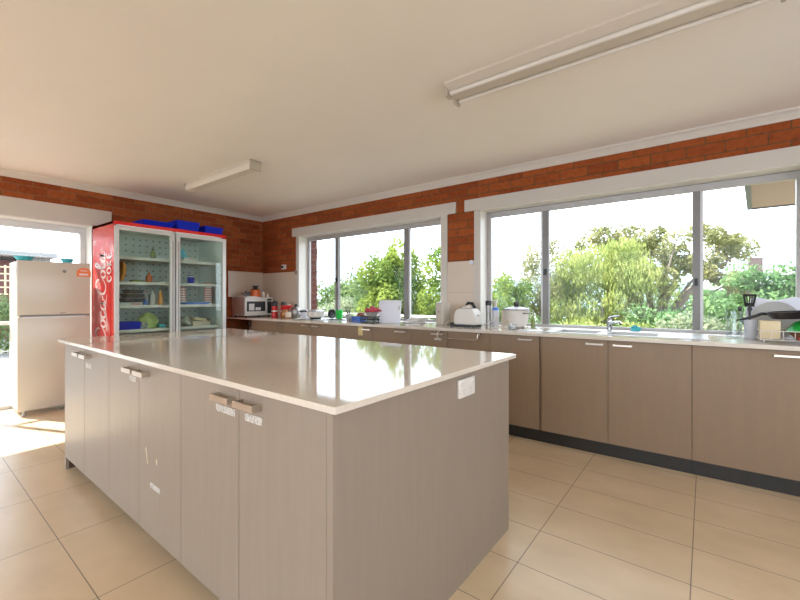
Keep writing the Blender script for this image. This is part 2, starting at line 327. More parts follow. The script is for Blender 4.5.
# ------------------------------------------------------------------ bench run along the window wall
YD=3.27
def pull(x,y,z,L,parent,d=.034,n='handle',label=None):
    MB().box(x-L/2,x+L/2,y-d,y-d+.006,z-.006,z+.006).box(x-L/2,x-L/2+.012,y-d,y,z-.006,z+.006).box(x+L/2-.012,x+L/2,y-d,y,z-.006,z+.006).build(n,'nickel',parent,bevel=.001,label=label)
def ipull(x,y,z,L,parent): # flat strip pulls on the island
    MB().box(x-L/2,x+L/2,y-.034,y-.028,z-.009,z+.009).box(x-L/2,x-L/2+.01,y-.03,y,z-.009,z+.009).box(x+L/2-.01,x+L/2,y-.03,y,z-.009,z+.009).build('handle','nickel',parent,bevel=.001)
BG='taupe base cabinets under the window worktop'
def bcab(x0,x1,seams,hand,lab,endgap=0,zt=.878):
    t=thing('base_cabinet',lab,'cabinet',((x0+x1)/2,3.55,0),group=BG); ox,oy=t.location[0],t.location[1]
    def L(mb): 
        mb.v=[(a-ox,b-oy,c) for a,b,c in mb.v]; return mb
    L(MB().box(x0+.001,x1-.001,YD+.02,YD+.55,.105,.125).box(x0+.001,x0+.017,YD+.02,YD+.55,.125,zt).box(x1-.017,x1-.001,YD+.02,YD+.55,.125,zt).box(x0+.017,x1-.017,YD+.53,YD+.55,.125,zt).box(x0+.017,x1-.017,YD+.02,YD+.04,.83,zt)).build('carcass','lam',t)
    L(MB().box(x0+.001,x1-.001,YD+.045,YD+.06,0,.105)).build('kickboard','kick',t)
    e=[x0]+seams+[x1]
    for i in range(len(e)-1):
        dd=L(MB().box(e[i]+.0015+(endgap if i==0 else 0),e[i+1]-.0015,YD,YD+.018,.108,.874)).build('door','lam',t,bevel=.001)
        for hx,L_ in hand:
            if e[i]<hx<e[i+1]: 
                mb=MB().box(hx-L_/2,hx+L_/2,YD-.034,YD-.028,.838,.850).box(hx-L_/2,hx-L_/2+.012,YD-.03,YD,.838,.850).box(hx+L_/2-.012,hx+L_/2,YD-.03,YD,.838,.850)
                L(mb).build('handle','nickel',dd)
    return t
bcab(-5.08,-4.31,[],[(-4.42,.128)],'leftmost taupe base cabinet, beside the open gap under the microwave')
bcab(-4.31,-3.32,[-3.79],[(-3.885,.128),(-3.70,.128)],'taupe double door base cabinet below the green mug')
bcab(-3.32,-2.28,[-2.77],[(-2.87,.128),(-2.40,.14)],'taupe double door base cabinet with a yellow note, below the white board')
bcab(-2.28,-1.00,[-1.86,-1.43],[(-1.96,.128),(-1.11,.12)],'wide taupe base cabinet with a towel rail, below the toaster')
bcab(-1.00,.005,[-.496],[(-.585,.12),(-.40,.12)],'taupe double door base cabinet below the sink tap',endgap=.018)
bcab(.005,.56,[],[(.465,.128)],'taupe base cabinet below the dish rack, right of the sink')
bcab(.56,1.6,[1.08],[(1.0,.128),(1.16,.128)],'taupe base cabinet at the right end beyond the dish rack')
# worktop with sink holes
def slab(x0,x1,y0,y1,z0,z1,holes):
    mb=MB(); xs=sorted({x0,x1,*[h[0] for h in holes],*[h[1] for h in holes]}); ys=sorted({y0,y1,*[h[2] for h in holes],*[h[3] for h in holes]})
    for i in range(len(xs)-1):
        for j in range(len(ys)-1):
            cx,cy=(xs[i]+xs[i+1])/2,(ys[j]+ys[j+1])/2
            if any(h[0]<cx<h[1] and h[2]<cy<h[3] for h in holes): continue
            mb.box(xs[i],xs[i+1],ys[j],ys[j+1],z0,z1)
    b=bmesh.new(); bv=[b.verts.new(v) for v in mb.v]
    for f in mb.f: b.faces.new([bv[i] for i in f])
    bmesh.ops.remove_doubles(b,verts=b.verts,dist=1e-5)
    seen={}
    for f in b.faces:
        k=tuple(sorted(v.index for v in f.verts)); seen.setdefault(k,[]).append(f)
    b.verts.index_update(); seen={}
    for f in b.faces: seen.setdefault(tuple(sorted(v.index for v in f.verts)),[]).append(f)
    bmesh.ops.delete(b,geom=[f for l in seen.values() if len(l)>1 for f in l],context='FACES')
    out=MB(); b.verts.index_update(); out.v=[v.co[:] for v in b.verts]; out.f=[tuple(v.index for v in f.verts) for f in b.faces]; out.sm=[False]*len(out.f); b.free(); return out
holes=[(-.93,-.60,3.42,3.74),(-.53,-.20,3.42,3.74),(-3.92,-3.58,3.42,3.74)]
one('worktop','long pale stone worktop running under both windows','worktop',slab(XW+.0,1.62,3.243,YW-.02,.879,.905,holes),'stoneb')
def sink(label,x0,x1,bowls,y0=3.38,y1=3.80,group='sinks'):
    t=thing('kitchen_sink',label,'sink',((x0+x1)/2,(y0+y1)/2,.905)); ox,oy=t.location[0],t.location[1]
    rim=slab(x0-ox,x1-ox,y0-oy,y1-oy,0.0,.004,[(a-ox,b-ox,3.425-oy,3.735-oy) for a,b in bowls]); rim.build('rim','steel',t,bevel=.001)
    for a,b in bowls:
        mb=MB(); mb.tub(b-a-.012,.30,.17,.003,.86,((a+b)/2-ox,3.58-oy,-.168)); bo=mb.build('bowl','steel',t)
        MB().lathe([(0,.0),(.035,0),(.037,.003),(.02,.004),(0,.002)],((a+b)/2-ox,3.58-oy,-.164),20).build('drain','chrome',bo)
    return t
s=sink('stainless double bowl sink with drainer under the right window',-1.0,.10,[(-.93,-.60),(-.53,-.20)])
mb=MB()
for i in range(9): mb.box(-.15+i*.026+.45,-.142+i*.026+.45,-.17,.15,.004,.007)
mb.build('drainer_rib','steel',s)['kind']='stuff'
sink('small stainless round-cornered sink under the left window beside the green mug',-3.97,-3.53,[(-3.92,-3.58)])
# tap
t=thing('mixer_tap','chrome mixer tap standing behind the double sink','tap',(-.56,3.765,.905))
MB().lathe([(.028,.0),(.028,.008),(.021,.012),(.019,.075),(.021,.085),(.017,.10),(0,.104)],n=24).build('tap_body','chrome',t)
MB().tube([(0,-.005,.05),(.02,-.05,.075),(.06,-.12,.088),(.10,-.17,.090),(.108,-.185,.075)],[.012,.012,.011,.011,.011],12).build('spout','chrome',t)
MB().tube([(0,0,.10),(.0,0,.115),(.03,-.03,.128),(.085,-.08,.136)],[.012,.011,.007,.006],10).build('lever','chrome',t)
# ------------------------------------------------------------------ island
IR=R(-1.31)
def rotp(x,y): c,s_=math.cos(IR),math.sin(IR); return (c*x-s_*y,s_*x+c*y)
def ithing(name,label,cat,cx,cy,z=0,group=None):
    X,Y=rotp(cx,cy); t=thing(name,label,cat,(X,Y,z),IR,group); return t
IY0,IY1=.733,1.945
it=ithing('island_worktop','glossy cream stone slab on top of the kitchen island','worktop',-2.2,1.345,.88)
MB().box(-1.42,1.428,-.63,.63,0,.0205).build('slab','stone',it,bevel=.002)
IG='taupe cupboards of the kitchen island'
def icab(x0,x1,xm,lab,hs,left=False,right=False,labels=()):
    t=ithing('island_cabinet',lab,'cabinet',(x0+x1)/2,1.34,0,IG); ox,oy=(x0+x1)/2,1.34
    def B(x0,x1,y0,y1,z0,z1): return MB().box(x0-ox,x1-ox,y0-oy,y1-oy,z0,z1)
    B(x0+.001,x1-.001,IY0+.02,IY1-.001,.10,.88).build('carcass','isl',t)
    B(x0+(.02 if left else .001),x1-.001,IY0+.06,IY0+.075,0,.10).build('kickboard','kick',t)
    for a,b in ((x0,xm),(xm,x1)):
        dd=B(a+.0015,b-.0015,IY0,IY0+.018,.085,.874).build('door','isl',t,bevel=.001)
        for hx in hs:
            if a<hx<b:
                mb=MB(); L=.118
                for bx in ((hx-L/2,hx+L/2,IY0-.036,IY0-.03,.823,.845),(hx-L/2,hx-L/2+.008,IY0-.031,IY0,.823,.845),(hx+L/2-.008,hx+L/2,IY0-.031,IY0,.823,.845)): mb.box(bx[0]-ox,bx[1]-ox,bx[2]-oy,bx[3]-oy,bx[4],bx[5])
                mb.build('handle','nickel',dd,bevel=.001)
        for (l0,l1,z0,z1) in labels:
            if a<(l0+l1)/2<b:
                MB().box(l0-ox,l1-ox,IY0-.0015-oy,IY0-oy,z0,z1).build('paper_label','label',dd,label='small white printed paper label')
    if left: B(x0-.022,x0,IY0,IY1,0,.88).build('end_panel','isl',t); B(x0-.0005,x0+.001,IY0+.018,IY1-.05,0,.10).build('end_panel_inner_edge','lam_dark',t,label='dark brown raw inner face of the end panel')
    if right: B(x1,x1+.026,IY0,IY1,0,.88).build('end_panel','isl',t,label='greyish taupe full height end panel')
    return t
icab(-3.508,-2.614,-3.07,'far left cupboard of the kitchen island, nearest the white fridge',(-3.14,-2.99),left=True,labels=[(-3.04,-2.93,.76,.79)])
c2=icab(-2.614,-1.723,-2.178,'middle cupboard of the kitchen island with scuffed lower doors',(-2.25,-2.105),labels=[(-2.30,-2.215,.775,.80),(-2.04,-1.93,.31,.335)])
icab(-1.723,-.826,-1.275,'near cupboard of the kitchen island beside the end panel',(-1.352,-1.198),right=True,labels=[(-1.43,-1.30,.775,.80),(-1.235,-1.135,.775,.80)])
X,Y=rotp(0,0)
# scuffs on the middle doors (peeled laminate)
for nm,pts in (('peeled_patch',[(-2.095,.475),(-2.085,.49),(-2.08,.47),(-2.072,.43),(-2.065,.415),(-2.075,.41),(-2.083,.44)]),('peeled_patch',[(-1.975,.455),(-1.965,.46),(-1.96,.445),(-1.965,.43),(-1.972,.435)])):
    mt=Matrix.Translation((2.1685,-1.34+IY0-.0008,0))@Matrix.Rotation(R(90),4,'X')
    MB().prism(pts,.0008,mt).build(nm,'beige',c2,label='small pale patch where the door surface is peeled')
# power outlet on the island end
o=ithing('power_outlet','white double power outlet on the end of the kitchen island','outlet',-.8,1.478,.816)
MB().box(0,.012,-.068,.068,-.038,.038,bev=.003).build('face_plate','white',o)
for y in (-.045,.045): MB().lathe([(.009,0),(.008,.004),(0,.005)],(0,0,0),16,mtx=Matrix.Translation((.012,y,.02))@Matrix.Rotation(R(90),4,'Y')).build('switch','white',o)
for y in (-.03,.03):
    for b_ in ((y-.009,y-.006,-.012,-.002),(y+.006,y+.009,-.012,-.002),(y-.0015,y+.0015,-.026,-.016)): MB().box(.0118,.0125,*b_).build('pin_slot','grey',o)
# ------------------------------------------------------------------ white fridge
f=thing('refrigerator','tall cream white two door refrigerator in front of the glass door','refrigerator',(-5.37,1.18,0),R(-1.8))
MB().box(-.49,-.055,-.300,.275,.05,1.565,bev=.008).build('body','whitew',f)
MB().box(-.052,0,-.305,.282,.05,1.0,bev=.010).build('refrigerator_door','whitew',f)
MB().box(-.052,0,-.305,.282,1.017,1.57,bev=.010).build('freezer_door','whitew',f)
MB().box(-.04,-.012,-.28,.28,.998,1.019).build('door_gap_strip','alud',f)
MB().box(-.006,.002,-.27,.24,.985,1.0).build('grip_ledge','alul',f)
for y in (-.25,.25):
    for x in (-.04,-.44): MB().lathe([(.02,0),(.02,.02),(.012,.022),(.012,.05)],(x,y,0),12).build('foot','grey',f)
MB().lathe([(.017,0),(.017,.0015),(.010,.002),(.0,.002)],(0,0,0),20,mtx=Matrix.Translation((0,.06,1.475))@Matrix.Rotation(R(90),4,'Y')).build('round_emblem','alud',f)
MB().box(0,.0015,.02,.075,1.03,1.037).build('name_badge','alud',f)
arc=[(math.cos(R(a))*.062,math.sin(R(a))*.045) for a in range(0,181,15)]
es=MB().prism([(.062,-.05)]+arc+[(-.062,-.05)],.0012,Matrix.Translation((0,.225,1.475))@Matrix(((0,0,1,0),(1,0,0,0),(0,1,0,0),(0,0,0,1)))).build('energy_sticker','orange',f,label='orange energy rating sticker')
MB().box(.0012,.0018,.185,.265,1.44,1.458).box(.0012,.0018,.195,.255,1.485,1.492).build('sticker_print','paper',es)
for i,(x,y,w,l,lab) in enumerate(((-.085,-.24,.07,.16,'teal shallow dish on the left of the white refrigerator top'),(-.07,.10,.05,.09,'small teal bowl on the right of the white refrigerator top'))):
    mb=MB().lathe([(.0,0),(w*.6,0),(w,.045),(w*.95,.045),(w*.55,.005),(0,.005)],n=24,sy=1.2)
    one('dish',lab,'dish',mb,'teal',(-5.37+x,1.18+y,1.57 if True else 0))
# ------------------------------------------------------------------ glass door drinks cooler
CX0,CX1,CY0,CY1,CZ=-5.66,-4.972,1.563,2.83,2.025
c=thing('display_cooler','red two door glass drinks cooler against the brick wall','cooler',(-5.3,2.2,0))
def CB(*bx):
    mb=MB()
    for b in bx: mb.box(b[0]+5.3,b[1]+5.3,b[2]-2.2,b[3]-2.2,b[4],b[5])
    return mb
CB((CX0,CX1-.05,CY0,CY0+.03,0,CZ),(CX0,CX1-.05,CY1-.03,CY1,0,CZ),(CX0,CX1-.05,CY0,CY1,CZ-.03,CZ),(CX0,CX0+.02,CY0,CY1,0,CZ),(CX1-.05,CX1,CY0,CY1,1.985,CZ),(CX1-.05,CX1-.012,CY0,CY0+.012,.12,CZ),(CX1-.05,CX1-.012,CY1-.012,CY1,.12,CZ)).build('cabinet_shell','red',c,bevel=.002)
CB((CX0+.02,CX0+.03,CY0+.03,CY1-.03,.25,CZ-.03)).build('back_lining','cooler_back',c)
CB((CX0+.03,CX1-.06,CY0+.03,CY0+.04,.25,CZ-.03),(CX0+.03,CX1-.06,CY1-.04,CY1-.03,.25,CZ-.03),(CX0+.03,CX1-.06,CY0+.04,CY1-.04,CZ-.045,CZ-.03),(CX0+.03,CX1-.06,CY0+.04,CY1-.04,.23,.25)).build('inner_lining','cooler_in',c)
CB((CX1-.10,CX1-.075,CY0+.06,CY1-.06,CZ-.075,CZ-.048)).build('tube_light','lamp',c)
CB((CX0+.02,CX1-.01,CY0+.03,CY1-.03,.02,.23)).build('base_grille','black',c)
for zt in (1.655,1.372,1.108,.832,.56):
    CB((CX0+.05,CX1-.09,CY0+.045,CY1-.045,zt-.018,zt),(CX1-.09,CX1-.085,CY0+.045,CY1-.045,zt-.03,zt+.004)).build('shelf','white',c)
CB((CX1-.10,CX1-.06,2.18,2.215,.25,CZ-.045)).build('centre_post','cooler_in',c)
for a,b,hy in ((CY0+.004,2.182,2.16),(2.20,CY1-.002,2.225)):
    z0,z1=.26,1.972; x0,x1=CX1-.045,CX1
    dr=CB((x0,x1,a,a+.045,z0,z1),(x0,x1,b-.045,b,z0,z1),(x0,x1,a+.045,b-.045,z0,z0+.05),(x0,x1,a+.045,b-.045,z1-.042,z1)).build('door_frame','cframe',c,bevel=.002)
    CB((x0+.015,x0+.021,a+.045,b-.045,z0+.05,z1-.042)).build('door_glass','cglass',dr)
    CB((x1-.005,x1+.002,hy-.004,hy+.004,z0+.1,z1-.1)).build('door_gasket','alud',dr)
# painted logo on the left side panel: script lettering reading bottom to top
def stroke(mb,pts,w0,w1,fn,th=.0012,sub=10):
    P=[Vector((p[0],p[1],0)) for p in pts]; S=[]
    for i in range(len(P)-1):
        a=P[max(i-1,0)];b=P[i];cc=P[i+1];dd=P[min(i+2,len(P)-1)]
        for k in range(sub):
            t=k/sub; S.append(.5*((2*b)+(cc-a)*t+(2*a-5*b+4*cc-dd)*t*t+(3*b-a-3*cc+dd)*t**3))
    S.append(P[-1]); n=len(S); vs=[]
    for i,p in enumerate(S):
        tg=(S[min(i+1,n-1)]-S[max(i-1,0)]).normalized(); nr=Vector((-tg.y,tg.x,0))
        # calligraphic: heavy on steep strokes
        w=(w0+(w1-w0)*abs(tg.y))*min(1,.35+3*min(i,n-1-i)/n)
        vs+= [fn(p+nr*w/2,0),fn(p-nr*w/2,0),fn(p+nr*w/2,th),fn(p-nr*w/2,th)]
    fs=[]
    for i in range(n-1):
        a=i*4;b=a+4; fs+=[(a,b,b+1,a+1),(a+2,a+3,b+3,b+2),(a,a+2,b+2,b),(a+1,b+1,b+3,a+3)]
    mb.add(vs,fs,False)
# local lettering frame: u along text, v up
LC=[(1.05,.72),(1.12,.95),(.8,1.22),(.35,1.0),(.08,.55),(.12,.12),(.5,-.06),(.9,.1),(1.15,.35)]
Lo=[(.45,.6),(.2,.5),(.08,.25),(.2,.02),(.45,.05),(.58,.32),(.45,.58),(.62,.5),(.8,.55)]
Lc=[(.5,.5),(.42,.6),(.2,.5),(.08,.25),(.2,.02),(.42,.06),(.65,.25)]
La=[(.52,.55),(.3,.6),(.1,.35),(.12,.05),(.35,.08),(.52,.4),(.55,.6),(.5,.2),(.6,.02),(.8,.2)]
Ll=[(.02,.25),(.3,.7),(.5,1.15),(.36,1.3),(.2,.95),(.12,.35),(.2,.03),(.42,.12),(.55,.3)]
logo=MB()
def lf(org,sc):
    su,sv=sc
    def fn(p,d):  # u -> +z, v -> -x
        return (org[0]-p.y*sv+5.3, CY0-.0008-d-2.2, org[1]+p.x*su)
    return fn
def word(org,sc,seq):
    fn0=lf(org,sc); u=0
    for L,adv,sx in seq:
        if L is not None: stroke(logo,[(u+x*sx,y) for x,y in L],.07,.17,fn0)
        u+=adv
word((-5.23,.675),(.155,.25),[(LC,1.15,1),(Lo,.68,1),(Lc,.6,1),(La,.75,1),([(0,.3),(.3,.34)],.38,1),(LC,1.15,1),(Lo,.68,1),(Ll,.5,1),(La,.8,1)])
stroke(logo,[(.9,-.05),(1.6,-.22),(2.6,-.05),(3.6,-.2)],.05,.12,lf((-5.23,.675),(.155,.25)))
K_C=[(.55,.75),(.3,.98),(.06,.7),(.06,.25),(.3,0),(.55,.22)]; K_O=[(.3,0),(.06,.3),(.06,.7),(.3,1),(.54,.7),(.54,.3),(.3,0)]
K_K=[(.08,0),(.08,1)]; K_K2=[(.5,1),(.1,.5),(.55,0)]; K_E=[(.5,1),(.08,.98),(.08,.02),(.5,0)]; K_E2=[(.08,.5),(.42,.5)]
u=0
for Ls in ((K_C,),(K_O,),(K_K,K_K2),(K_E,K_E2)):
    for L in Ls: stroke(logo,[(u+x*.8,y) for x,y in L],.16,.16,lf((-5.05,1.37),(.14,.13)),sub=5)
    u+=.62
logo.build('script_logo','sign_white',c,label='white script lettering running up the red side panel')
# frosty splash above and behind the lettering (a printed graphic)
m,n_,b_=nt('printed_frost'); setp(b_,rough=.3)
tc=n_.nodes.new('ShaderNodeTexCoord'); nz=n_.nodes.new('ShaderNodeTexNoise'); nz.inputs['Scale'].default_value=7; nz.inputs['Detail'].default_value=6; n_.links.new(tc.outputs['Object'],nz.inputs['Vector'])
rr=n_.nodes.new('ShaderNodeValToRGB'); rr.color_ramp.elements[0].position=.52; rr.color_ramp.elements[0].color=(.62,.02,.015,1); rr.color_ramp.elements[1].position=.68; rr.color_ramp.elements[1].color=(.78,.50,.48,1)
n_.links.new(nz.outputs[0],rr.inputs[0]); n_.links.new(rr.outputs[0],b_.inputs['Base Color']); M['frost']=m
CB((-5.62,-5.10,CY0-.0006,CY0,.25,1.86)).build('frost_graphic','frost',c)
# blue trays on top
for i,(ya,yb,h,lab) in enumerate(((1.86,2.20,.065,'long shallow blue tray on the left of the cooler top'),(2.225,2.50,.115,'tallest blue tub, in the middle of the cooler top'),(2.565,2.81,.095,'blue tub at the right end of the cooler top'))):
    one('plastic_tray',lab,'tray',MB().tub(.36,yb-ya,h,.005,.9 if i else .84),'blue',(-5.19,(ya+yb)/2,CZ),group='blue plastic trays on top of the cooler')
# contents of the cooler --------------------------------------------------
S1,S2,S3,S4=1.655,1.372,1.108,.832
def bottle(label,loc,h,r,m,cap='white',cat='bottle',group='bottles in the cooler',rz=0):
    t=thing('bottle',label,cat,loc,rz,group)
    MB().lathe([(r*.9,0),(r,.01),(r,h*.6),(r*.75,h*.74),(r*.35,h*.84),(r*.35,h*.9)],n=20).build('bottle_body',m,t)
    MB().lathe([(r*.42,h*.9),(r*.42,h),(0,h)],n=16).build('cap',cap,t); return t
M['olive']=mat('olive_glass',(.20,.24,.06),.2); M['redcap']=M['redp']
bottle('dark green bottle with pale label on the top left cooler shelf',(-5.25,2.05,S1),.135,.028,'olive','black')
one('plastic_tub','clear whitish tub on the top cooler shelf beside the dark green bottle','tub',MB().tub(.10,.11,.035,.003,.9),'whiteb',(-5.25,2.125,S1))
t=thing('casserole_dish','orange round dish standing upright at the left of the second cooler shelf','dish',(-5.2,1.715,S2))
MB().lathe([(0,0),(.11,0),(.12,.03),(.11,.032),(.10,.008),(0,.006)],n=32,mtx=Matrix.Translation((0,0,.12))@Matrix.Rotation(R(84),4,'X')@Matrix.Rotation(R(0),4,'Z')).build('dish_body','amber',t)
one('bread_pack','flat olive packet on the second cooler shelf beside the orange dish','packet',MB().box(-.07,.07,-.06,.06,0,.03,bev=.008),'olive',(-5.22,1.87,S2))
bottle('short orange jar on the second cooler shelf',(-5.25,2.01,S2),.125,.034,'orange','orange',cat='jar')
t=thing('paper_pile','crumpled white paper pile on the second cooler shelf','paper',(-5.24,2.12,S2))
MB().box(-.08,.08,-.06,.06,0,.012).build('sheet','paper',t); MB().box(-.07,.07,-.055,.05,.015,.022,mtx=Matrix.Rotation(R(18),4,'X')).build('sheet','paper',t)
for k in range(3):
    one('meal_tray','black food tray on the third cooler shelf, '+('topmost','middle','lowest')[2-k]+' of its stack','tray',MB().tub(.2,.2-.02*k,.045,.004,.85),'black',(-5.22,1.81+.01*k,S3+.035+.05*k),group='black food trays in the cooler')
t=thing('food_packet','white packet with a red stripe lying under the black trays','packet',(-5.2,1.77,S3)); MB().box(-.08,.08,-.12,.12,0,.034,bev=.006).build('packet','paper',t); MB().box(.0805,.081,.0,.10,.008,.02).build('stripe','redp',t)
bottle('white bottle with red cap on the third cooler shelf, left of its neighbours',(-5.28,1.93,S3),.17,.026,'whiteb','redp')
bottle('brownish sauce bottle with red cap on the third cooler shelf',(-5.33,2.01,S3),.17,.03,'bag','redp')
bottle('pale cream tall squeeze bottle on the third cooler shelf',(-5.2,2.03,S3),.17,.032,'white','white')
bottle('amber orange sauce bottle at the right of the third cooler shelf',(-5.2,2.115,S3),.175,.027,'amber','amber')
bottle('small purple bottle low on the third cooler shelf',(-5.2,1.95,S3),.07,.022,'lblue','lblue')
one('storage_tub','blue open tub on the fourth shelf at the left of the cooler','tub',MB().tub(.25,.22,.085,.005,.92),'blue',(-5.22,1.76,S4))
def blob(name,label,cat,loc,sx,sy,sz,m,seed,amp=.12,group=None):
    rnd=random.Random(seed); b=bmesh.new(); bmesh.ops.create_icosphere(b,subdivisions=4,radius=1)
    ph=[(rnd.uniform(1.5,5),rnd.uniform(1.5,5),rnd.uniform(1.5,5),rnd.uniform(0,6)) for _ in range(6)]
    mb=MB()
    for v in b.verts:
        p=v.co.copy(); k=1+amp*sum(math.sin(a*p.x*1.3+bb*p.y*1.3+cc*p.z*1.3+d_) for a,bb,cc,d_ in ph)/2.2
        p=p*k; v.co=Vector((p.x*sx,p.y*sy,max(p.z,-.72)*sz))
    zm=min(v.co.z for v in b.verts)
    for v in b.verts: v.co.z-=zm
    b.verts.index_update(); mb.add([v.co[:] for v in b.verts],[[v.index for v in f_.verts] for f_ in b.faces],True); b.free()
    return one(name,label,cat,mb,m,loc,group=group)
blob('cabbage','large pale green cabbage on the fourth cooler shelf','cabbage',(-5.24,1.99,S4),.10,.105,.105,'cabbage',3,.06)
blob('food_bag','pale crumpled food bag left of the cabbage in the cooler','bag',(-5.16,1.90,S4),.05,.06,.045,'bag',5,.2)
one('small_tub','dark blue small tub right of the cabbage in the cooler','tub',MB().tub(.1,.07,.04,.003,.9),'teal',(-5.2,2.12,S4))
t=thing('piping_bag','teal cone shaped bag on the top right cooler shelf','bag',(-5.25,2.40,S1)); MB().lathe([(.085,.0),(.09,.02),(.06,.07),(.03,.13),(.008,.17),(0,.172)],n=20,sy=.9).build('bag_body','tealb',t)
one('ice_cream_tub','white low tub beside the teal bag in the cooler','tub',MB().tub(.1,.14,.04,.003,.95),'white',(-5.12,2.40,S1))
t=thing('coffee_mug','blue and white mug on the second shelf of the right cooler side','mug',(-5.25,2.50,S2)); MB().lathe([(.038,0),(.04,.005),(.04,.115),(.036,.115),(.036,.008),(0,.008)],n=24).build('mug_body','blue',t); MB().tube([(.0,.04,.09),(.0,.068,.085),(.0,.07,.04),(.0,.04,.03)],.006,8).build('handle','white',t); MB().lathe([(.0402,.088),(.0402,.108)],n=24).build('white_band','white',t)
for i,(yy,zz,n,lab) in enumerate(((2.37,S3+.03,6,'left'),(2.70,S3,9,'right'))):  # two stacks of short discs banded red and white
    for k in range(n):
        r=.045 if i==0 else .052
        one('stacked_disc','red and white rimmed disc in the '+lab+' stack on the third cooler shelf','tub',MB().lathe([(r*.92,0),(r*.95,.022),(r,.024),(r,.031),(0,.031)],n=20),M['stripes2'] if 'stripes2' in M else M.setdefault('stripes2',stripemat('red_rimmed_disc',(.68,.62,.58),(.72,.07,.04),32.0)),(-5.2,yy,zz+.0312*k),group='red and white discs in the '+lab+' stack')
one('serving_tray','pale blue long tray on the third shelf of the right cooler side','tray',MB().tub(.3,.30,.03,.004,.92),'lblue',(-5.2,2.50,S3))
one('sauce_packet','flat cream packet lying in the pale blue tray','packet',MB().box(-.07,.07,-.09,.09,0,.02,bev=.005),'cream',(-5.16,2.50,S3+.005))
blob('folded_bag','grey crumpled plastic bag on the lower right cooler shelf','bag',(-5.22,2.36,S4),.13,.11,.08,'bag',11,.22)
t=thing('egg_carton','cream open box on the lower right cooler shelf','box',(-5.22,2.58,S4+.0)); MB().box(-.09,.09,-.11,.11,0,.06,bev=.004).build('box','beige',t); MB().box(-.09,.09,-.10,.06,.062,.10,bev=.006,mtx=Matrix.Rotation(R(-8),4,'X')).build('lid','cream',t)
blob('veg_bag','pale green bag at the right of the lower cooler shelf','bag',(-5.2,2.735,S4),.06,.04,.055,'bag',17,.2)
for i,(y,z,col,h) in enumerate(((1.72,.56,'white',.16),(1.85,.56,'redp',.14),(1.98,.56,'amber',.17),(2.4,.56,'green',.15),(2.6,.56,'white',.16))):
    bottle(['white bottle','red bottle','amber bottle','green bottle','second white bottle'][i]+' on the low cooler shelf behind the island',(-5.22,y,z),h,.03,col,'white')
# ------------------------------------------------------------------ bench-top things
ZB=.905
# microwave faces into the room from the left wall
t=thing('microwave_oven','white microwave oven at the left end of the window worktop','microwave',(-5.49,3.555,ZB))
MB().box(-.17,.172,-.245,.235,.02,.295,bev=.006).build('case','whitew',t)
MB().box(.172,.186,-.245,.235,.02,.295,bev=.004).build('door_front','white',t)
MB().box(.186,.1875,-.215,.10,.085,.235).build('door_window','black',t)
MB().box(.186,.1875,.135,.215,.05,.235).build('control_panel','black',t,label='dark control panel')
MB().box(.186,.188,.135,.215,.245,.275).build('display','blackm',t)
MB().box(.186,.205,.112,.124,.06,.26).build('handle','alul',t)
MB().box(.1875,.1885,-.18,-.09,.10,.20).build('window_sticker','paper',t); MB().box(.1875,.1885,-.07,.02,.10,.145).build('window_sticker','paper',t)
for x in (-.14,.14):
    for y in (-.2,.2): MB().lathe([(.015,0),(.015,.02)],(x,y,0),10).build('foot','black',t)
MT=ZB+.295
one('newspaper','folded newspaper overhanging the microwave top corner','paper',MB().box(-.15,.15,-.12,.12,0,.012).box(-.12,.12,-.10,.10,.012,.018),'paper',(-5.46,3.42,MT),R(12))
t=thing('enamel_pot','orange enamel pot with dark lid on top of the microwave','pot',(-5.48,3.60,MT))
MB().lathe([(.055,0),(.07,.01),(.078,.06),(.07,.12),(.066,.12),(.07,.06),(0,.012)],n=28).build('pot_body','orange',t)
MB().lathe([(.07,.121),(.05,.136),(.03,.144),(.03,.160),(.048,.166),(.048,.182),(0,.184)],n=24).build('lid','black',t)
MB().tube([(0,-.07,.08),(0,-.11,.085),(0,-.11,.06),(0,-.07,.055)],.008,8).build('handle','brown',t)
blob('herb_bunch','dark dried bunch left of the orange pot on the microwave','herbs',(-5.52,3.48,MT+.019),.05,.05,.04,'bagd',31,.35)
bottle('small white spice jar with blue cap right of the orange pot on the microwave',(-5.42,3.70,MT),.105,.024,'white','blue',cat='jar',group='jars on the worktop')
bottle('tiny white spice jar beside the orange pot on the microwave',(-5.36,3.735,MT),.07,.02,'white','white',cat='jar',group='jars on the worktop')
# red things right of the microwave
for x,y,h,lab in ((-4.99,3.60,.24,'red coffee flask with black top beside the microwave'),(-4.86,3.66,.23,'second red coffee flask with black top, right of the first')):
    t=thing('flask',lab,'flask',(x,y,ZB),group='red flasks beside the microwave')
    MB().lathe([(.042,0),(.045,.01),(.045,h*.3),(.038,h*.34),(.038,h*.4),(.045,h*.44),(.043,h*.68)],n=24).build('flask_body','redp',t)
    MB().lathe([(.03,h*.68),(.04,h*.72),(.042,h*.9),(.03,h),(0,h)],n=24).build('top','black',t)
    MB().lathe([(.0465,h*.34),(.0465,h*.44)],n=24).build('white_band','paper',t)
t=thing('funnel_jug','red wide funnel on a clear jug beside the flasks','jug',(-4.74,3.62,ZB))
MB().lathe([(.05,0),(.055,.11),(.05,.112),(.046,.004),(0,.004)],n=24).build('jug_body','jglass',t); MB().lathe([(.03,.10),(.085,.17),(.085,.178),(.0,.12)],n=24).build('funnel','redp',t)
one('paper_cup','white tall paper cup against the tiles behind the flasks','cup',MB().lathe([(.03,0),(.04,.2),(.037,.2),(.027,.004),(0,.004)],n=20),'whitew',(-4.92,3.79,ZB))
t=thing('stovetop_teapot','glass teapot with steel lid and black knob','teapot',(-4.60,3.68,ZB))
MB().lathe([(.055,0),(.075,.03),(.08,.08),(.065,.125),(.062,.125),(.076,.08),(.07,.03),(0,.004)],n=28).build('pot_body','steel',t)
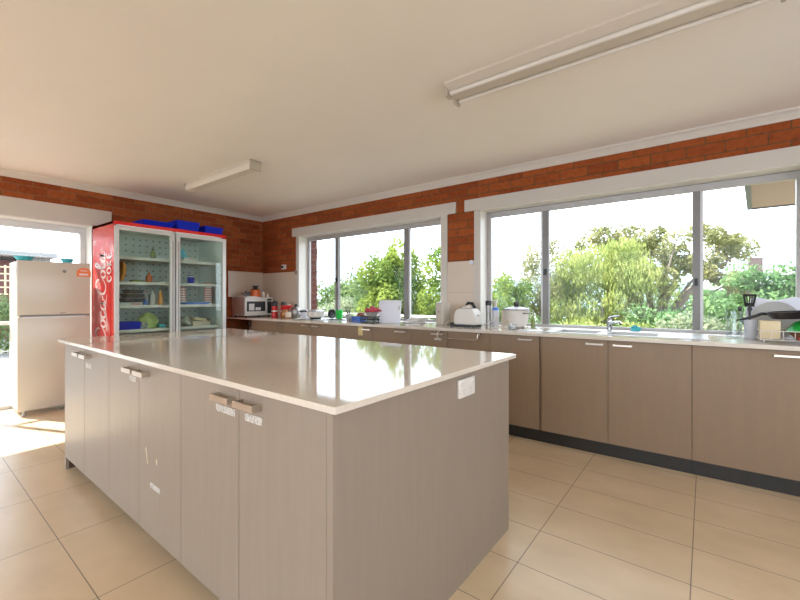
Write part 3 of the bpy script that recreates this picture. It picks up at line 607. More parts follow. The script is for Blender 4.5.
MB().lathe([(.066,.125),(.045,.15),(.012,.16),(.012,.17),(.018,.18),(.014,.195),(0,.197)],n=24).build('lid','steel',t); MB().lathe([(.013,.162),(.02,.178),(.015,.198),(0,.2)],n=16).build('knob','black',t)
MB().tube([(.07,0,.10),(.12,0,.10),(.125,0,.04),(.08,0,.03)],.007,8).build('handle','black',t)
t=thing('storage_jar','brown glazed jar in front of the teapot','jar',(-4.655,3.53,ZB),group='brown jars in front of the teapot'); MB().lathe([(.045,0),(.056,.02),(.058,.07),(.045,.105),(.04,.105),(.05,.06),(0,.01)],n=24).build('jar_body','copper',t); MB().lathe([(.046,.105),(.044,.12),(0,.122)],n=20).build('lid','brown',t)
t=thing('storage_jar','small beige jar with dark base right of the brown jar','jar',(-4.54,3.50,ZB),group='brown jars in front of the teapot'); MB().lathe([(.045,0),(.047,.02)],n=24).build('base','brown',t); MB().lathe([(.040,.02),(.042,.085),(.0,.088)],n=24).build('jar_body','beige',t)
t=thing('milk_jug','white plastic jug between the jars and the cooking pot','jug',(-4.38,3.66,ZB)); MB().lathe([(.045,0),(.05,.01),(.05,.10),(.042,.125),(.038,.125),(.045,.01),(0,.008)],n=24).build('jug_body','whiteb',t); MB().tube([(-.045,0,.1),(-.085,0,.1),(-.08,0,.04),(-.045,0,.03)],.006,8).build('handle','whiteb',t)
t=thing('cooking_pot','white cooking pot with dark side handle and lid under the left window','pot',(-4.12,3.63,ZB))
MB().lathe([(.07,0),(.075,.012),(.075,.02)],n=32).build('burner_base','black',t)
MB().lathe([(.085,.02),(.115,.035),(.12,.10),(.123,.105),(.118,.105),(.11,.04),(0,.028)],n=32).build('pot_body','white',t)
MB().lathe([(.12,.106),(.09,.122),(.04,.13),(0,.132)],n=32).build('lid','steel',t); MB().lathe([(.045,.13),(.04,.138),(0,.14)],n=20).build('lid_top','brown',t)
MB().tube([(-.11,-.02,.09),(-.16,-.04,.105),(-.24,-.07,.10)],[.012,.012,.014],10).build('handle','black',t)
one('dinner_plate','white plate lying on the worktop in front of the cooking pot','plate',MB().lathe([(.05,0),(.06,.003),(.095,.012),(.094,.015),(.055,.006),(0,.005)],n=32),'white',(-4.12,3.40,ZB))
t=thing('green_mug','bright green mug between the cooking pot and the window mullion','mug',(-3.83,3.79,.909)); MB().lathe([(.038,0),(.042,.005),(.052,.12),(.048,.12),(.037,.008),(0,.006)],n=28).build('mug_body','green',t)
one('saucepan_lid','dark round pan lid leaning behind the green mug','lid',MB().lathe([(.065,0),(.06,.01),(.02,.018),(.015,.03),(0,.03)],n=28),'blackm',(-3.98,3.80,.975),rot=(R(80),0,R(20)))
t=thing('food_bowl','blue bowl with greens at the small sink','bowl',(-3.46,3.66,ZB),group='blue bowls by the small sink'); MB().lathe([(.05,0),(.09,.06),(.086,.06),(.046,.005),(0,.004)],n=28).build('bowl','lblue',t); blob2=MB()
MB().lathe([(.0,.045),(.05,.05),(.075,.055),(.04,.085),(0,.095)],n=12).build('leaves','cabbage',t,label='pale green leaves piled in the bowl')
t=thing('food_bowl','blue bowl with a brown roll, left of the black crate','bowl',(-3.24,3.58,ZB),group='blue bowls by the small sink'); MB().lathe([(.06,0),(.095,.065),(.09,.065),(.056,.005),(0,.004)],n=28).build('bowl','lblue',t)
MB().lathe([(0,.03),(.05,.04),(.06,.07),(.04,.105),(0,.115)],n=18).build('bread_roll','brown',t)
t=thing('knife_block','dark slanted utensil holder with grey handles by the blue bowl','holder',(-3.36,3.50,ZB),R(10)); MB().box(-.02,.02,-.03,.03,0,.09,bev=.004,mtx=Matrix.Rotation(R(-14),4,'Y')).build('holder','alud',t); MB().tube([(-.02,0,.09),(-.05,0,.14)],.008,8).tube([(.0,.01,.09),(-.02,.01,.14)],.007,8).build('utensil_handles','black',t)
t=thing('plastic_crate','black lattice crate left of the white board','crate',(-3.0,3.50,ZB))
mb=MB(); w_,d_,h_=.2,.18,.075
mb.box(-w_/2,w_/2,-d_/2,d_/2,0,.006)
for z in (.036,h_-.006): mb.box(-w_/2,w_/2,-d_/2,-d_/2+.005,z-.004,z+.006).box(-w_/2,w_/2,d_/2-.005,d_/2,z-.004,z+.006).box(-w_/2,-w_/2+.005,-d_/2,d_/2,z-.004,z+.006).box(w_/2-.005,w_/2,-d_/2,d_/2,z-.004,z+.006)
for i in range(8):
    x=-w_/2+i*(w_-.006)/7; mb.box(x,x+.006,-d_/2,-d_/2+.005,0,h_).box(x,x+.006,d_/2-.005,d_/2,0,h_)
for i in range(7):
    y=-d_/2+i*(d_-.006)/6; mb.box(-w_/2,-w_/2+.005,y,y+.006,0,h_).box(w_/2-.005,w_/2,y,y+.006,0,h_)
mb.build('crate','black',t)
one('mixing_bowl','grey bowl resting in the black crate','bowl',MB().lathe([(.04,0),(.085,.07),(.081,.07),(.037,.005),(0,.004)],n=28),'grey',(-3.0,3.50,ZB+.03+.02))
blob('oven_mitt','pinkish red oven mitt draped over the grey bowl','mitt',(-3.0,3.52,ZB+.12),.095,.06,.035,'cloth',41,.22)
t=thing('chopping_board','large white chopping board leaning by the window mullion','board',(-2.775,3.53,ZB),R(3))
MB().box(-.155,.155,-.006,.006,.002,.262,bev=.005,mtx=Matrix.Rotation(R(-8),4,'X')).build('board','whiteb',t)
MB().box(.125,.14,-.0075,.0075,.15,.20,mtx=Matrix.Rotation(R(-8),4,'X')).build('grip_slot','grey',t)
for k,(x,y,a) in enumerate(((-2.52,3.70,8),(-2.50,3.68,-6),(-2.48,3.69,3))):
    one('folded_towel','white folded towel right of the chopping board, '+('lowest','middle','topmost')[k]+' of the pile','towel',MB().box(-.10+.01*k,.10-.01*k,-.07,.07,0,.022,bev=.009),'paper',(x,y,ZB+.0222*k),R(a),group='folded white towels')
one('canister','white tall rectangular canister left of the toaster','canister',MB().box(-.062,.062,-.055,.055,0,.24,bev=.014),'whitew',(-2.125,3.64,ZB),R(-20))
cn=D.objects['canister']; MB().box(-.012,.012,-.0565,-.0555,.135,.142).build('spout_mark','black',cn)
# toaster
t=thing('toaster','rounded cream white toaster between the canister and kettle','toaster',(-1.80,3.57,ZB),R(-4))
prof=[(-.12,.02),(-.125,.05),(-.118,.12),(-.10,.165),(-.07,.182),(.07,.182),(.10,.165),(.118,.12),(.125,.05),(.12,.02)]
MB().prism(prof,.14,Matrix.Translation((0,.07,0))@Matrix.Rotation(R(90),4,'X')).build('toaster_body','white',t,bevel=.012)
MB().box(-.115,.115,-.075,.075,.0,.02).build('base','black',t)
MB().box(-.07,.07,-.045,-.015,.1825,.184).box(-.07,.07,.015,.045,.1825,.184).build('bread_slot','black',t)
MB().box(.118,.14,-.015,.015,.11,.125).build('lever','white',t)

# kettle
t=thing('electric_kettle','white electric kettle with black handle behind the toaster','kettle',(-1.875,3.745,ZB),R(-12))
MB().lathe([(.075,0),(.078,.02),(.07,.12),(.058,.19),(.05,.205),(0,.215)],n=32).build('kettle_body','white',t)
MB().tube([(-.03,0,.212),(-.01,0,.235),(.05,0,.228),(.09,0,.17),(.10,0,.10),(.085,0,.05)],[.012,.014,.017,.017,.014,.010],12).build('handle','black',t)
MB().prism([(-.05,-.018),(-.095,0),(-.05,.018)],.03,Matrix.Translation((0,0,.17))).build('spout','white',t)
def cordpart(owner,mb,pb,pm):
    o_=mb.build('power_cord','white',owner); o_.matrix_parent_inverse=Matrix.LocRotScale(owner.location,owner.rotation_euler,None).inverted()
    pb.build('plug',pm,o_)
ow=[o_ for o_ in COL.objects if o_.name=='electric_kettle'][0]
cordpart(ow,MB().tube([(-1.68,3.70,ZB+.01),(-1.62,3.62,ZB+.03),(-1.56,3.56,ZB+.05),(-1.52,3.62,ZB+.09),(-1.55,3.68,ZB+.04),(-1.48,3.60,ZB+.006),(-1.42,3.62,ZB+.004)],.004,6),MB().box(-1.425,-1.39,3.605,3.635,ZB,ZB+.025),'white')
cordpart(cn,MB().tube([(-2.07,3.60,ZB+.004),(-2.02,3.57,ZB+.05),(-1.99,3.60,ZB+.02)],.004,6),MB().box(-2.005,-1.975,3.585,3.615,ZB,ZB+.035),'black')
t=thing('pepper_grinder','steel grinder with black cap right of the kettle','grinder',(-1.655,3.75,ZB)); MB().lathe([(.028,0),(.026,.02),(.024,.12),(.028,.21)],n=24).build('grinder_body','steel',t); MB().lathe([(.031,.21),(.031,.255),(.028,.26),(0,.26)],n=24).build('cap','black',t)
t=thing('spray_bottle','clear and blue spray bottle beside the black capped grinder','bottle',(-1.61,3.82,ZB)); MB().lathe([(.034,0),(.036,.01),(.036,.16),(.015,.20),(.013,.225)],n=24).build('bottle_body','whiteb',t); MB().lathe([(.0365,.155),(.03,.185),(.025,.19)],n=24).build('label_band','lblue',t,label='blue label'); MB().lathe([(.016,.2),(.016,.24)],n=16).box(-.05,.02,-.012,.012,.235,.262,bev=.004).build('nozzle','white',t)
one('bread_board','beige board leaning on the sill behind the rice cooker','board',MB().box(-.125,.125,-.005,.005,0,.165,bev=.004),'beige',(-1.46,3.90,.906),rot=(R(-8),0,0))
# rice cooker
t=thing('rice_cooker','white rice cooker with glass lid and black knob at the mullion','rice cooker',(-1.325,3.64,ZB),R(-30))
MB().lathe([(.07,.018),(.085,.022),(.10,.06),(.118,.165),(.122,.17),(.118,.172),(0,.160)],n=40).build('cooker_body','white',t)
MB().lathe([(.121,.173),(.121,.180)],n=40).build('steel_rim','alud',t)
MB().lathe([(.12,.181),(.10,.192),(.05,.202),(0,.206)],n=40).build('lid','whiteb',t)
MB().lathe([(.020,.205),(.024,.215),(.025,.245),(.022,.25),(0,.25)],n=20).build('knob','black',t)
for a in (40,140,220,320): MB().lathe([(.012,0),(.012,.02)],(math.cos(R(a))*.062,math.sin(R(a))*.062,0),10).build('foot','alud',t)
MB().box(-.012,.012,-.103,-.092,.05,.075).build('switch','cream',t)
MB().tube([(.115,-.02,.145),(.145,-.02,.145),(.145,.02,.145),(.115,.02,.145)],.006,8).build('side_handle','alud',t)
one('glass_tumbler','small clear glass tumbler in front of the rice cooker','glass',MB().lathe([(.03,0),(.035,.05),(.033,.05),(.028,.004),(0,.004)],n=24),'jglass',(-1.30,3.47,ZB))
one('bottle_small','small dark green bottle right of the rice cooker by the mullion','bottle',MB().lathe([(.02,0),(.022,.07),(.01,.09),(.01,.11),(0,.11)],n=16),'olive',(-1.22,3.80,ZB))
blob('dish_scrubber','teal scrubber on the sill behind the double sink','scrubber',(-.385,3.93,.906),.032,.018,.024,'teal',51,.25)
one('draining_cloth','pale blue thin cloth lying left of the double sink','cloth',MB().box(-.1,.1,-.07,.07,0,.006,bev=.002),'whiteb',(-1.13,3.44,ZB),R(8))
# dish rack corner
one('glass_jug','clear glass measuring jug left of the dish rack','jug',MB().lathe([(.04,0),(.045,.005),(.05,.19),(.047,.19),(.042,.008),(0,.006)],n=28),'jglass',(.245,3.66,ZB))
t=thing('utensil_holder','pale blue grey utensil canister beside the glass jug','holder',(.335,3.68,ZB)); MB().lathe([(.030,0),(.034,.005),(.036,.135),(.033,.135),(.031,.006),(0,.006)],n=28).build('canister','whiteb',t)
t=thing('slotted_spatula','black slotted spatula standing in the utensil canister','spatula',(.335,3.68,ZB+.01),R(-37))
MB().tube([(0,0,0),(-.004,0,.14),(-.008,0,.225)],[.006,.007,.009],8).build('shaft','black',t)
sp=MB(); bw=.05
mt=Matrix.Translation((-.006,0,.215))
sp.box(-.030,.030,-.003,.003,.0,.026,mtx=mt).box(-.040,.042,-.003,.003,.074,.088,mtx=mt)
for k in range(5):
    x=-.034+k*.0175; w_=.0026 if k in (1,2,3) else .006; sp.add([(x*.75-w_,-.003,.02),(x*.75+w_,-.003,.02),(x*.75+w_,.003,.02),(x*.75-w_,.003,.02),(x-w_,-.003,.078),(x+w_,-.003,.078),(x+w_,.003,.078),(x-w_,.003,.078)],[(0,3,2,1),(4,5,6,7),(0,1,5,4),(1,2,6,5),(2,3,7,6),(3,0,4,7)],False,mt)
sp.build('slotted_blade','black',t)
for k,(dx,dy,lab) in enumerate(((-.03,.0,'steel spoon with dark tip standing at the left of the canister'),(.0,.025,'second dark tipped steel spoon standing in the canister'))):
    t=thing('spoon',lab,'spoon',(.335+dx*.5,3.68+dy*.5,ZB+.012),group='spoons in the utensil canister'); MB().tube([(0,0,0),(dx*1.4,dy,.18)],.003,6).build('stem','steel',t); MB().lathe([(0,0),(.012,.008),(.014,.02),(.008,.034),(0,.036)],(dx*1.4,dy,.178),14,sy=.4).build('tip','black',t)
# wire dish rack
t=thing('dish_rack','white wire dish rack at the right end of the worktop','dish rack',(.60,3.57,ZB)); mb=MB(); rx,ry=.24,.15
for z in (.018,.075): mb.tube([(-rx,-ry,z),(rx,-ry,z),(rx,ry,z),(-rx,ry,z)],.003,6,closed=True)
for i in range(10):
    x=-rx+i*2*rx/9; mb.tube([(x,-ry,.075),(x,-ry,.018),(x,ry,.018),(x,ry,.075)],.0018,5)
for x in (-rx+.02,rx-.02):
    for y in (-ry+.02,ry-.02): mb.tube([(x,y,0),(x,y,.018)],.004,6)
mb.build('wire_frame','white',t)
RZ=ZB+.020
one('cream_box','square cream box standing at the front left of the dish rack','box',MB().box(-.05,.05,-.03,.03,0,.118,bev=.004),'cream',(.412,3.50,RZ))
one('mixing_bowl','green bowl upside down in the dish rack under the pan','bowl',MB().lathe([(.13,0),(.128,.01),(.09,.06),(.05,.08),(0,.082)],n=32),'green',(.63,3.59,RZ+.045))
one('wooden_bowl','brown wooden bowl lying in the dish rack behind the red bowl','bowl',MB().lathe([(.04,0),(.075,.045),(.07,.045),(.036,.006),(0,.005)],n=28),'brown',(.575,3.49,RZ))
one('small_bowl','small red bowl at the front of the dish rack','bowl',MB().lathe([(.03,0),(.05,.04),(.047,.04),(.027,.004),(0,.003)],n=24),'redp',(.575,3.385,ZB))
t=thing('frying_pan','black frying pan laid across the dish rack with handle to the left','frying pan',(.545,3.56,RZ+.135),R(3))
mr=Matrix.Rotation(R(-4),4,'Y')
MB().lathe([(.115,0),(.145,.042),(.150,.045),(.142,.045),(.112,.005),(0,.005)],n=40,mtx=mr).build('pan_body','blackm',t)
MB().tube([mr@Vector(p) for p in ((-.135,0,.036),(-.165,-.002,.036),(-.20,-.005,.022),(-.25,-.01,.008),(-.30,-.015,-.002))],[.010,.011,.010,.009,.005],10).build('handle','black',t)
for i,(dx) in enumerate((0,)):
    one('serving_plate','large grey round plate standing behind the dish rack','plate',MB().lathe([(.08,0),(.13,.014),(.128,.018),(.08,.006),(0,.005)],n=40),'grey',(.475,3.80,ZB+.131),rot=(R(82),0,0))
# white wavy edged tray standing against the glass
poly=[(-.15,0),(.17,0),(.17,.27),(.14,.288),(.10,.292),(.06,.280),(.01,.268),(-.04,.278),(-.085,.292),(-.115,.287),(-.135,.25),(-.15,.19)]
t=one('serving_tray','white wavy edged plastic tray standing against the right window','tray',MB().prism(poly,.008,Matrix.Rotation(R(90),4,'X')),'whiteb',(.475,3.86,ZB+.001),rot=(R(-4),0,0),bevel=.002)
# crumpled bag in the open gap under the microwave, on the floor stack
t=thing('storage_bin','brown storage bin in the open gap below the microwave','bin',(-5.33,3.54,0)); MB().tub(.42,.42,.71,.006,.95).build('bin_body','lam_dark',t)
blob('rubbish_bag','crumpled dark plastic bag on top of the brown bin','bag',(-5.205,3.42,.711),.085,.09,.075,'bagd',61,.35)
# door notes, towel rail
one('yellow_note','yellow paper note stuck on the cabinet door under the window','note',MB().box(-.034,.034,-.001,0,-.05,.05),'yellowp',(-2.97,3.2695,.824))
one('white_note','small white label strip under the towel rail','note',MB().box(-.038,.038,-.001,0,-.011,.011),'paper',(-1.965,3.2695,.795))
t=thing('towel_rail','chrome over-door towel rail below the toaster','towel rail',(0,0,0))
MB().tube([(-1.93,3.232,.868),(-1.93,3.205,.862),(-1.93,3.20,.828),(-1.91,3.20,.815),(-1.54,3.20,.815),(-1.52,3.20,.828),(-1.52,3.205,.862),(-1.52,3.232,.868)],.006,8).build('rail','nickel',t)
MB().box(-1.94,-1.92,3.23,3.27,.862,.8735).box(-1.53,-1.51,3.23,3.27,.862,.8735).build('bracket','chrome',t)
# wall bits
t=thing('wall_outlet','white power point on the brick above the corner tiles','outlet',(-5.125,YW,1.677)); MB().box(-.058,.058,-.012,0,-.036,.036,bev=.003).build('face_plate','white',t); MB().box(-.04,.0,-.04,-.012,-.018,.018,bev=.003).build('plug','black',t)
one('round_knob','pale blue round disc on the side architrave of the right window','disc',MB().lathe([(.026,0),(.024,.008),(0,.010)],n=24,mtx=Matrix.Rotation(R(90),4,'X')),'lblue' if False else 'whiteb',(-1.90,3.861,1.575))
one('latch_block','small grey catch on the side architrave of the left window','catch',MB().box(-.02,.02,-.02,0,-.03,.03,bev=.003),'alud',(-4.80,3.85,1.58))
# ------------------------------------------------------------------ ceiling lights
t=thing('ceiling_light','shorter fluorescent batten with cream diffuser near the brick corner','ceiling light',(-4.0,2.205,ZC),R(0),group='fluorescent ceiling battens')
MB().box(-.65,.64,-.05,.05,-.03,0).build('housing','lampbody',t)
MB().prism([(-.052,-.03),(-.056,-.06),(-.045,-.085),(.045,-.085),(.056,-.06),(.052,-.03)],1.27,Matrix.Translation((-.64,0,0))@Matrix(((0,0,1,0),(1,0,0,0),(0,1,0,0),(0,0,0,1)))).build('diffuser','lampdiff',t,bevel=.004)
for x in (-.655,.635): MB().box(x,x+.018,-.062,.062,-.098,-.004,bev=.004).build('end_cap','lampcap',t)
t=thing('ceiling_light','long twin tube fluorescent fitting nearest the camera','ceiling light',(-.45,2.20,ZC),R(0),group='fluorescent ceiling battens')
MB().prism([(-.11,-.012),(-.11,0),(.11,0),(.11,-.012),(.045,-.05),(-.045,-.05)],1.52,Matrix.Translation((-.76,0,0))@Matrix(((0,0,1,0),(1,0,0,0),(0,1,0,0),(0,0,0,1)))).build('reflector_housing','lampbody',t)
for y in (-.062,.062): MB().tube([(-.745,y,-.056),(.745,y,-.056)],.013,14).build('fluorescent_tube','white',t)
for x in (-.77,.755): MB().prism([(-.09,-.005),(.09,-.005),(.09,-.075),(.035,-.078),(.0,-.045),(-.035,-.078),(-.09,-.075)],.015,Matrix.Translation((x,0,0))@Matrix(((0,0,1,0),(1,0,0,0),(0,1,0,0),(0,0,0,1)))).build('end_cap','lampcap',t)
# ------------------------------------------------------------------ outdoors
struct('ground',MB().box(-80,80,4.2,120,-3.2,-3.0),'lawn')
struct('patio',MB().box(-30,-6.0,-12,60,-.2,-.03),'paving')
struct('rear_patio',MB().box(-6.0,30,-20,-3.2,-.2,-.03),'paving')
# neighbour house on the left
h=thing('house','brick house with pale gutter seen through the left glass door','house',(-16,1.5,-.03))
MB().box(-4,-.4,-9,1.50,0,2.35).build('brick_wall','brickouty',h)
MB().box(-4,-.42,1.50,1.95,0,2.45).build('rendered_wall','roofw',h,label='pale rendered end bay')
MB().box(-4.4,.05,-9.3,1.95,2.45,2.50).build('eave','soffit',h)
MB().box(-.02,.12,-9.4,2.0,2.47,2.60).build('gutter','roofw',h)
MB().add([(.05,-9.3,2.6),(.05,1.0,2.6),(-2.2,-4,4.0),(-4.4,-9.3,2.6),(-4.4,1.0,2.6),(-2.2,-.8,3.6)],[(0,1,5,2),(1,4,5),(4,3,2,5),(3,0,2),(0,3,4,1)]).build('roof','roofg',h)
t=thing('lattice_screen','cream lattice garden screen in front of the brick house','lattice',(-13,.4,-.03)); mb=MB()
for i in range(20): mb.box(-.02,.0,-1.2+i*.15,-1.17+i*.15,1.3,2.0)
for i in range(5): mb.box(.0,.02,-1.2,1.7,1.3+i*.16,1.33+i*.16)
mb.build('lattice','cream',t); MB().box(-.04,.04,-1.24,-1.18,0,2.05).box(-.04,.04,1.68,1.74,0,2.05).build('posts','cream',t)
# own eave wing seen top right
t=thing('roof_eave','pinkish roof eave with dark gutter outside the right window','eave',(2.3,5.3,2.35)); MB().prism([(-1.93,-1.1),(1.5,-1.1),(1.5,1.48),(-1.67,1.48)],.02).build('soffit','soffit',t); MB().prism([(-1.975,-1.1),(-1.925,-1.1),(-1.665,1.475),(1.5,1.475),(1.5,1.53),(-1.71,1.53)],.12,Matrix.Translation((0,0,-.012))).build('gutter','gutter',t); MB().add([(-1.86,-1.1,.022),(1.5,-1.1,.022),(1.5,1.42,.022),(-1.62,1.42,.022),(1.5,-1.1,1.0),(1.5,1.42,1.0)],[(0,3,2,1),(0,1,4),(3,5,2),(0,4,5,3),(1,2,5,4)]).build('roof','roofg',t)
MB().box(1.3,1.5,-1.0,1.3,-5.3,.0).build('support_wall','brickouty',t)
# distant roof with chimney
t=thing('house','distant pale roof with brick chimney beyond the right window','house',(3.0,28,-3)); MB().box(-3,3,-2,2,0,4.6).build('wall','roofw',t); MB().add([(-3.3,-2.3,4.6),(3.3,-2.3,4.6),(3.3,2.3,4.6),(-3.3,2.3,4.6),(-1.5,0,5.7),(1.8,0,5.7)],[(0,1,5,4),(1,2,5),(2,3,4,5),(3,0,4),(3,2,1,0)]).build('roof','roofw',t); MB().box(-.62,-.08,-1.2,-.6,4.9,6.25).build('chimney','chimney',t)
# white railing outside the left window
t=thing('railing','white garden railing outside the left window','railing',(-4.1,5.6,-3)); mb=MB(); 
mb.box(-3.2,1.3,-.02,.02,3.86,3.90).box(-3.2,1.3,-.02,.02,3.36,3.4)
for i in range(30): mb.box(-3.2+i*.15,-3.175+i*.15,-.012,.012,3.4,3.86)
mb.build('railing_panel','white',t); MB().box(-3.25,-3.17,-.04,.04,0,3.95).box(1.3,1.38,-.04,.04,0,3.95).build('post','white',t)
struct('lower_terrace',MB().box(-8,-3.4,5.7,7.2,-3,.62),'paving')
# hills
hb=MB(); xs=[-160+i*8 for i in range(41)]; vs=[];fs=[]
for i,x in enumerate(xs):
    hh=7+2.5*math.sin(i*.55)+1.5*math.sin(i*1.3+1); vs+=[(x,150,-4),(x,150,hh),(x,170,hh*.8),(x,170,-4)]
for i in range(len(xs)-1):
    a=i*4;b=a+4; fs+=[(a,b,b+1,a+1),(a+1,b+1,b+2,a+2),(a+2,b+2,b+3,a+3)]
hb.add(vs,fs,True); struct('hill',hb,'hill')
# trees
def tree(name,label,cat,base,crown,nleaf,ls,lm,seed,clumps=40,trunk=True,tr=.12,droop=0,group='trees beyond the windows',csize=.32,stems=5,cl=None):
    rnd=np.random.RandomState(seed); t=thing(name,label,cat,base,group=group)
    cx,cy,cz,rx,ry,rz_=crown
    if cl is None:
        cl=[]
        while len(cl)<clumps:
            p=rnd.uniform(-1,1,3); l=np.linalg.norm(p)
            if l>1 or l<.35: continue
            cl.append((cx+p[0]*rx,cy+p[1]*ry,cz+p[2]*rz_,csize*rnd.uniform(.7,1.3)))
    per=nleaf//len(cl); P=[];rad=np.array([rx,ry,rz_])
    for (x,y,z,s_) in cl:
        q=rnd.normal(size=(per,3)); q/=np.linalg.norm(q,axis=1)[:,None]; q*=rnd.uniform(.3,1,(per,1))**.5
        P.append(np.array([x,y,z])+q*rad*s_)
    P=np.concatenate(P); n=len(P)
    a=rnd.normal(size=(n,3)); a/=np.linalg.norm(a,axis=1)[:,None]
    if droop: a=a*.5+np.array([0,0,-droop]); a/=np.linalg.norm(a,axis=1)[:,None]
    b=np.cross(a,rnd.normal(size=(n,3))); b/=np.linalg.norm(b,axis=1)[:,None]
    L=ls*rnd.uniform(.6,1.4,(n,1)); W=L*(.5 if not droop else .3)
    V=np.stack([P-a*L/2,P+b*W/2,P+a*L/2,P-b*W/2],1).reshape(-1,3)-0
    F=np.arange(n*4).reshape(-1,4)
    me=D.meshes.new('foliage'); me.from_pydata(V.tolist(),[],F.tolist()); me.update(); me.materials.append(M[lm])
    o=D.objects.new('foliage',me); COL.objects.link(o); o.parent=t
    if trunk:
        mb=MB(); top=(cx,cy,cz); mid=(cx*.3+rnd.uniform(-.2,.2),cy*.3,max(cz-rz_*.9,cz*.45))
        mb.tube([(0,0,0),mid,(cx,cy,cz)],[tr,tr*.75,tr*.35],8)
        for k in range(stems):
            c_=cl[rnd.randint(len(cl))]; mb.tube([mid,((mid[0]+c_[0])/2+rnd.uniform(-.2,.2),(mid[1]+c_[1])/2,(mid[2]+c_[2])/2+.15),(c_[0],c_[1],c_[2])],[tr*.5,tr*.3,tr*.08],6)
        mb.build('trunk','bark',t)
    return t
M['lf_bright']=leafmat('bright_green_leaves',(.10,.20,.02),(.34,.42,.05))
M['lf_mid']=leafmat('mid_green_leaves',(.07,.15,.035),(.24,.32,.10))
M['lf_pale']=leafmat('pale_grey_green_leaves',(.14,.20,.10),(.36,.40,.22))
M['lf_willow']=leafmat('yellow_green_leaves',(.24,.32,.06),(.48,.52,.14))
M['lf_olive']=leafmat('olive_leaves',(.20,.22,.07),(.42,.40,.16))
M['lf_fresh']=leafmat('fresh_green_leaves',(.08,.20,.05),(.26,.42,.14))
G=-3.0
tree('leafy_tree','bright green tree filling the right half of the left window',"tree",(-6.45,8.25,G),(0,0,4.15,.85,.8,1.35),13000,.10,'lf_bright',1,csize=.34)
tree('leafy_tree','bright green tree at the right edge of the left window',"tree",(-4.8,8.6,G),(0,0,3.95,1.0,.8,1.3),13000,.10,'lf_bright',2,csize=.34)
tree('leafy_tree','mid green tree left of the bright tree in the left window',"tree",(-7.6,9.6,G),(.1,0,4.1,1.2,1.0,1.3),12000,.10,'lf_mid',3,csize=.36)
tree('leafy_tree','pale green bushy tree low in the left pane of the left window',"tree",(-9.8,10.5,G),(0,0,3.3,1.8,1.2,.95),11000,.11,'lf_pale',4,csize=.36)
tree('leafy_tree','darker green shrub mass low behind the chopping board',"tree",(-5.2,10.2,G),(0,0,3.1,2.2,1.0,1.0),12000,.10,'lf_mid',5,csize=.36)
tree('leafy_tree','distant green tree row at the far left of the left window',"tree",(-21,21,G),(0,0,3.9,5,2,1.6),6000,.25,'lf_mid',6)
tree('leafy_tree','yellow green bush at the left edge of the right window',"tree",(-5.6,14.2,G),(0,0,4.0,1.0,.9,1.2),6000,.12,'lf_bright',7)
tree('birch_tree','sparse thin birch with pale twigs in the right window',"tree",(-4.2,15,G),(-.1,0,4.8,1.15,.8,1.85),9000,.085,'lf_olive',8,clumps=70,csize=.26,stems=16,tr=.09)
tree('willow_tree','drooping yellow green willow in the middle of the right window',"tree",(-2.6,15,G),(.15,0,4.1,2.0,1.3,2.0),20000,.13,'lf_willow',9,clumps=90,droop=1.2,csize=.25,tr=.13)
tree('dome_tree','olive domed tree rising behind the willow',"tree",(-3.2,22.5,G),(.0,0,6.4,1.9,1.4,1.5),8000,.16,'lf_olive',10,clumps=60,csize=.25,tr=.2)
rn=np.random.RandomState(77); cl=[]
for k in range(46):
    a=rn.uniform(0,6.28); r_=rn.uniform(.2,1); cl.append((1.0+math.cos(a)*r_*2.0,math.sin(a)*1.3*r_,5.15+1.2*(1-r_*r_)+rn.uniform(-1.3,.35),.15*rn.uniform(.7,1.2)))
tree('umbrella_tree','large olive spreading tree with leaning grey trunk in the right window',"tree",(-1.3,15.6,G),(.9,0,4.9,2.2,1.6,2.2),15000,.11,'lf_olive',11,cl=cl,stems=18,tr=.17)
tree('leafy_shrub','fresh green tall shrub below the chimney in the right pane',"shrub",(1.2,12.6,G),(.15,0,3.75,1.35,.8,1.1),9000,.12,'lf_fresh',12,clumps=60,csize=.28)
tree('leafy_shrub','pale green shrub low in the right pane behind the spatula',"shrub",(.5,10.6,G),(.0,0,3.1,1.1,.8,.9),7000,.10,'lf_pale',13)
tree('leafy_shrub','low fresh green shrub at the foot of the spreading tree',"shrub",(-.6,14.0,G),(0,0,3.0,1.4,.8,.9),5000,.12,'lf_fresh',14,trunk=False)
tree('leafy_shrub','low yellow green shrub row behind the sink tap',"shrub",(-2.9,13.2,G),(0,0,2.7,2.6,.8,.9),7000,.12,'lf_willow',15,trunk=False)
tree('leafy_tree','wide mid green tree mass far behind the willow and the spreading tree',"tree",(-2.2,20,G),(0,0,3.6,4.5,1.2,1.6),9000,.16,'lf_fresh',18,clumps=70,trunk=True)
tree('hedge','green hedge beside the paving beyond the left glass door',"hedge",(-12.2,1.6,-.03),(0,0,.65,.5,1.6,.65),5000,.08,'lf_mid',16,trunk=False,group=None)
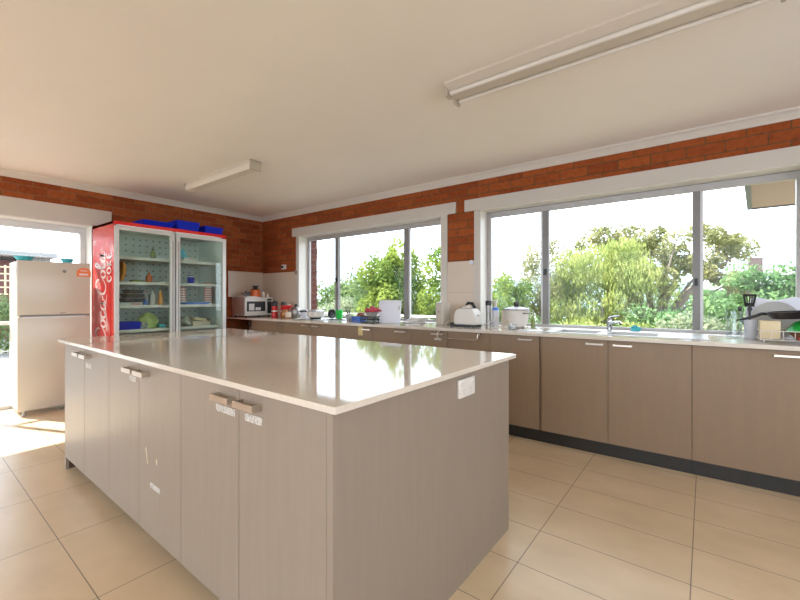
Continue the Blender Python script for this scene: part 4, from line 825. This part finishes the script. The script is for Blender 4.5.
t=thing('bare_branch','bare twigs of a shrub beside the brick edge of the left window','branch',(-6.9,6.0,G)); MB().tube([(0,0,0),(.0,0,3),(.05,0,4.5),(.15,0,5.3)],[.05,.04,.025,.01],6).tube([(.02,0,4.2),(.35,0,4.75)],[.02,.006],6).tube([(.05,0,4.7),(.4,0,5.0)],[.016,.005],6).tube([(.05,0,4.5),(-.25,0,5.0)],[.016,.005],6).build('stems','bark',t)
# ------------------------------------------------------------------ light
w=D.worlds.new('sky'); SC.world=w; w.use_nodes=True; n=w.node_tree; n.nodes.clear()
o=n.nodes.new('ShaderNodeOutputWorld'); bg=n.nodes.new('ShaderNodeBackground'); tc=n.nodes.new('ShaderNodeTexCoord'); mp=n.nodes.new('ShaderNodeMapping'); mp.inputs['Scale'].default_value=(1,1,3.5)
nz=n.nodes.new('ShaderNodeTexNoise'); nz.inputs['Scale'].default_value=2.2; nz.inputs['Detail'].default_value=6; rp=n.nodes.new('ShaderNodeValToRGB')
rp.color_ramp.elements[0].position=.35; rp.color_ramp.elements[0].color=(.62,.78,1,1); rp.color_ramp.elements[1].position=.62; rp.color_ramp.elements[1].color=(.9,.95,1,1)
n.links.new(tc.outputs['Generated'],mp.inputs[0]); n.links.new(mp.outputs[0],nz.inputs['Vector']); n.links.new(nz.outputs[0],rp.inputs[0]); n.links.new(rp.outputs[0],bg.inputs[0]); n.links.new(bg.outputs[0],o.inputs[0])
bg.inputs[1].default_value=6
s=D.lights.new('sun','SUN'); s.energy=20; s.angle=R(.8); s.color=(1,.975,.94); so=D.objects.new('sun',s); COL.objects.link(so)
dv=Vector((.926*.70,.377*.70,-.71)).normalized(); so.rotation_euler=dv.to_track_quat('-Z','Y').to_euler()
# ------------------------------------------------------------------ camera
cam=D.cameras.new('camera'); co=D.objects.new('camera',cam); COL.objects.link(co); SC.camera=co
cam.sensor_fit='HORIZONTAL'; cam.sensor_width=36; cam.lens=393.1*36/800; co.location=(0,0,1.19); co.rotation_euler=(R(90),0,R(36.51)); cam.shift_y=(298.1-300)/800; cam.clip_start=.02; cam.clip_end=400
SC.view_settings.view_transform='Standard'; SC.view_settings.look='None'; SC.view_settings.gamma=1; SC.view_settings.use_curve_mapping=False; SC.view_settings.exposure=-.10
SC.cycles.max_bounces=10; SC.cycles.diffuse_bounces=6; SC.cycles.transparent_max_bounces=16; SC.cycles.use_denoising=True
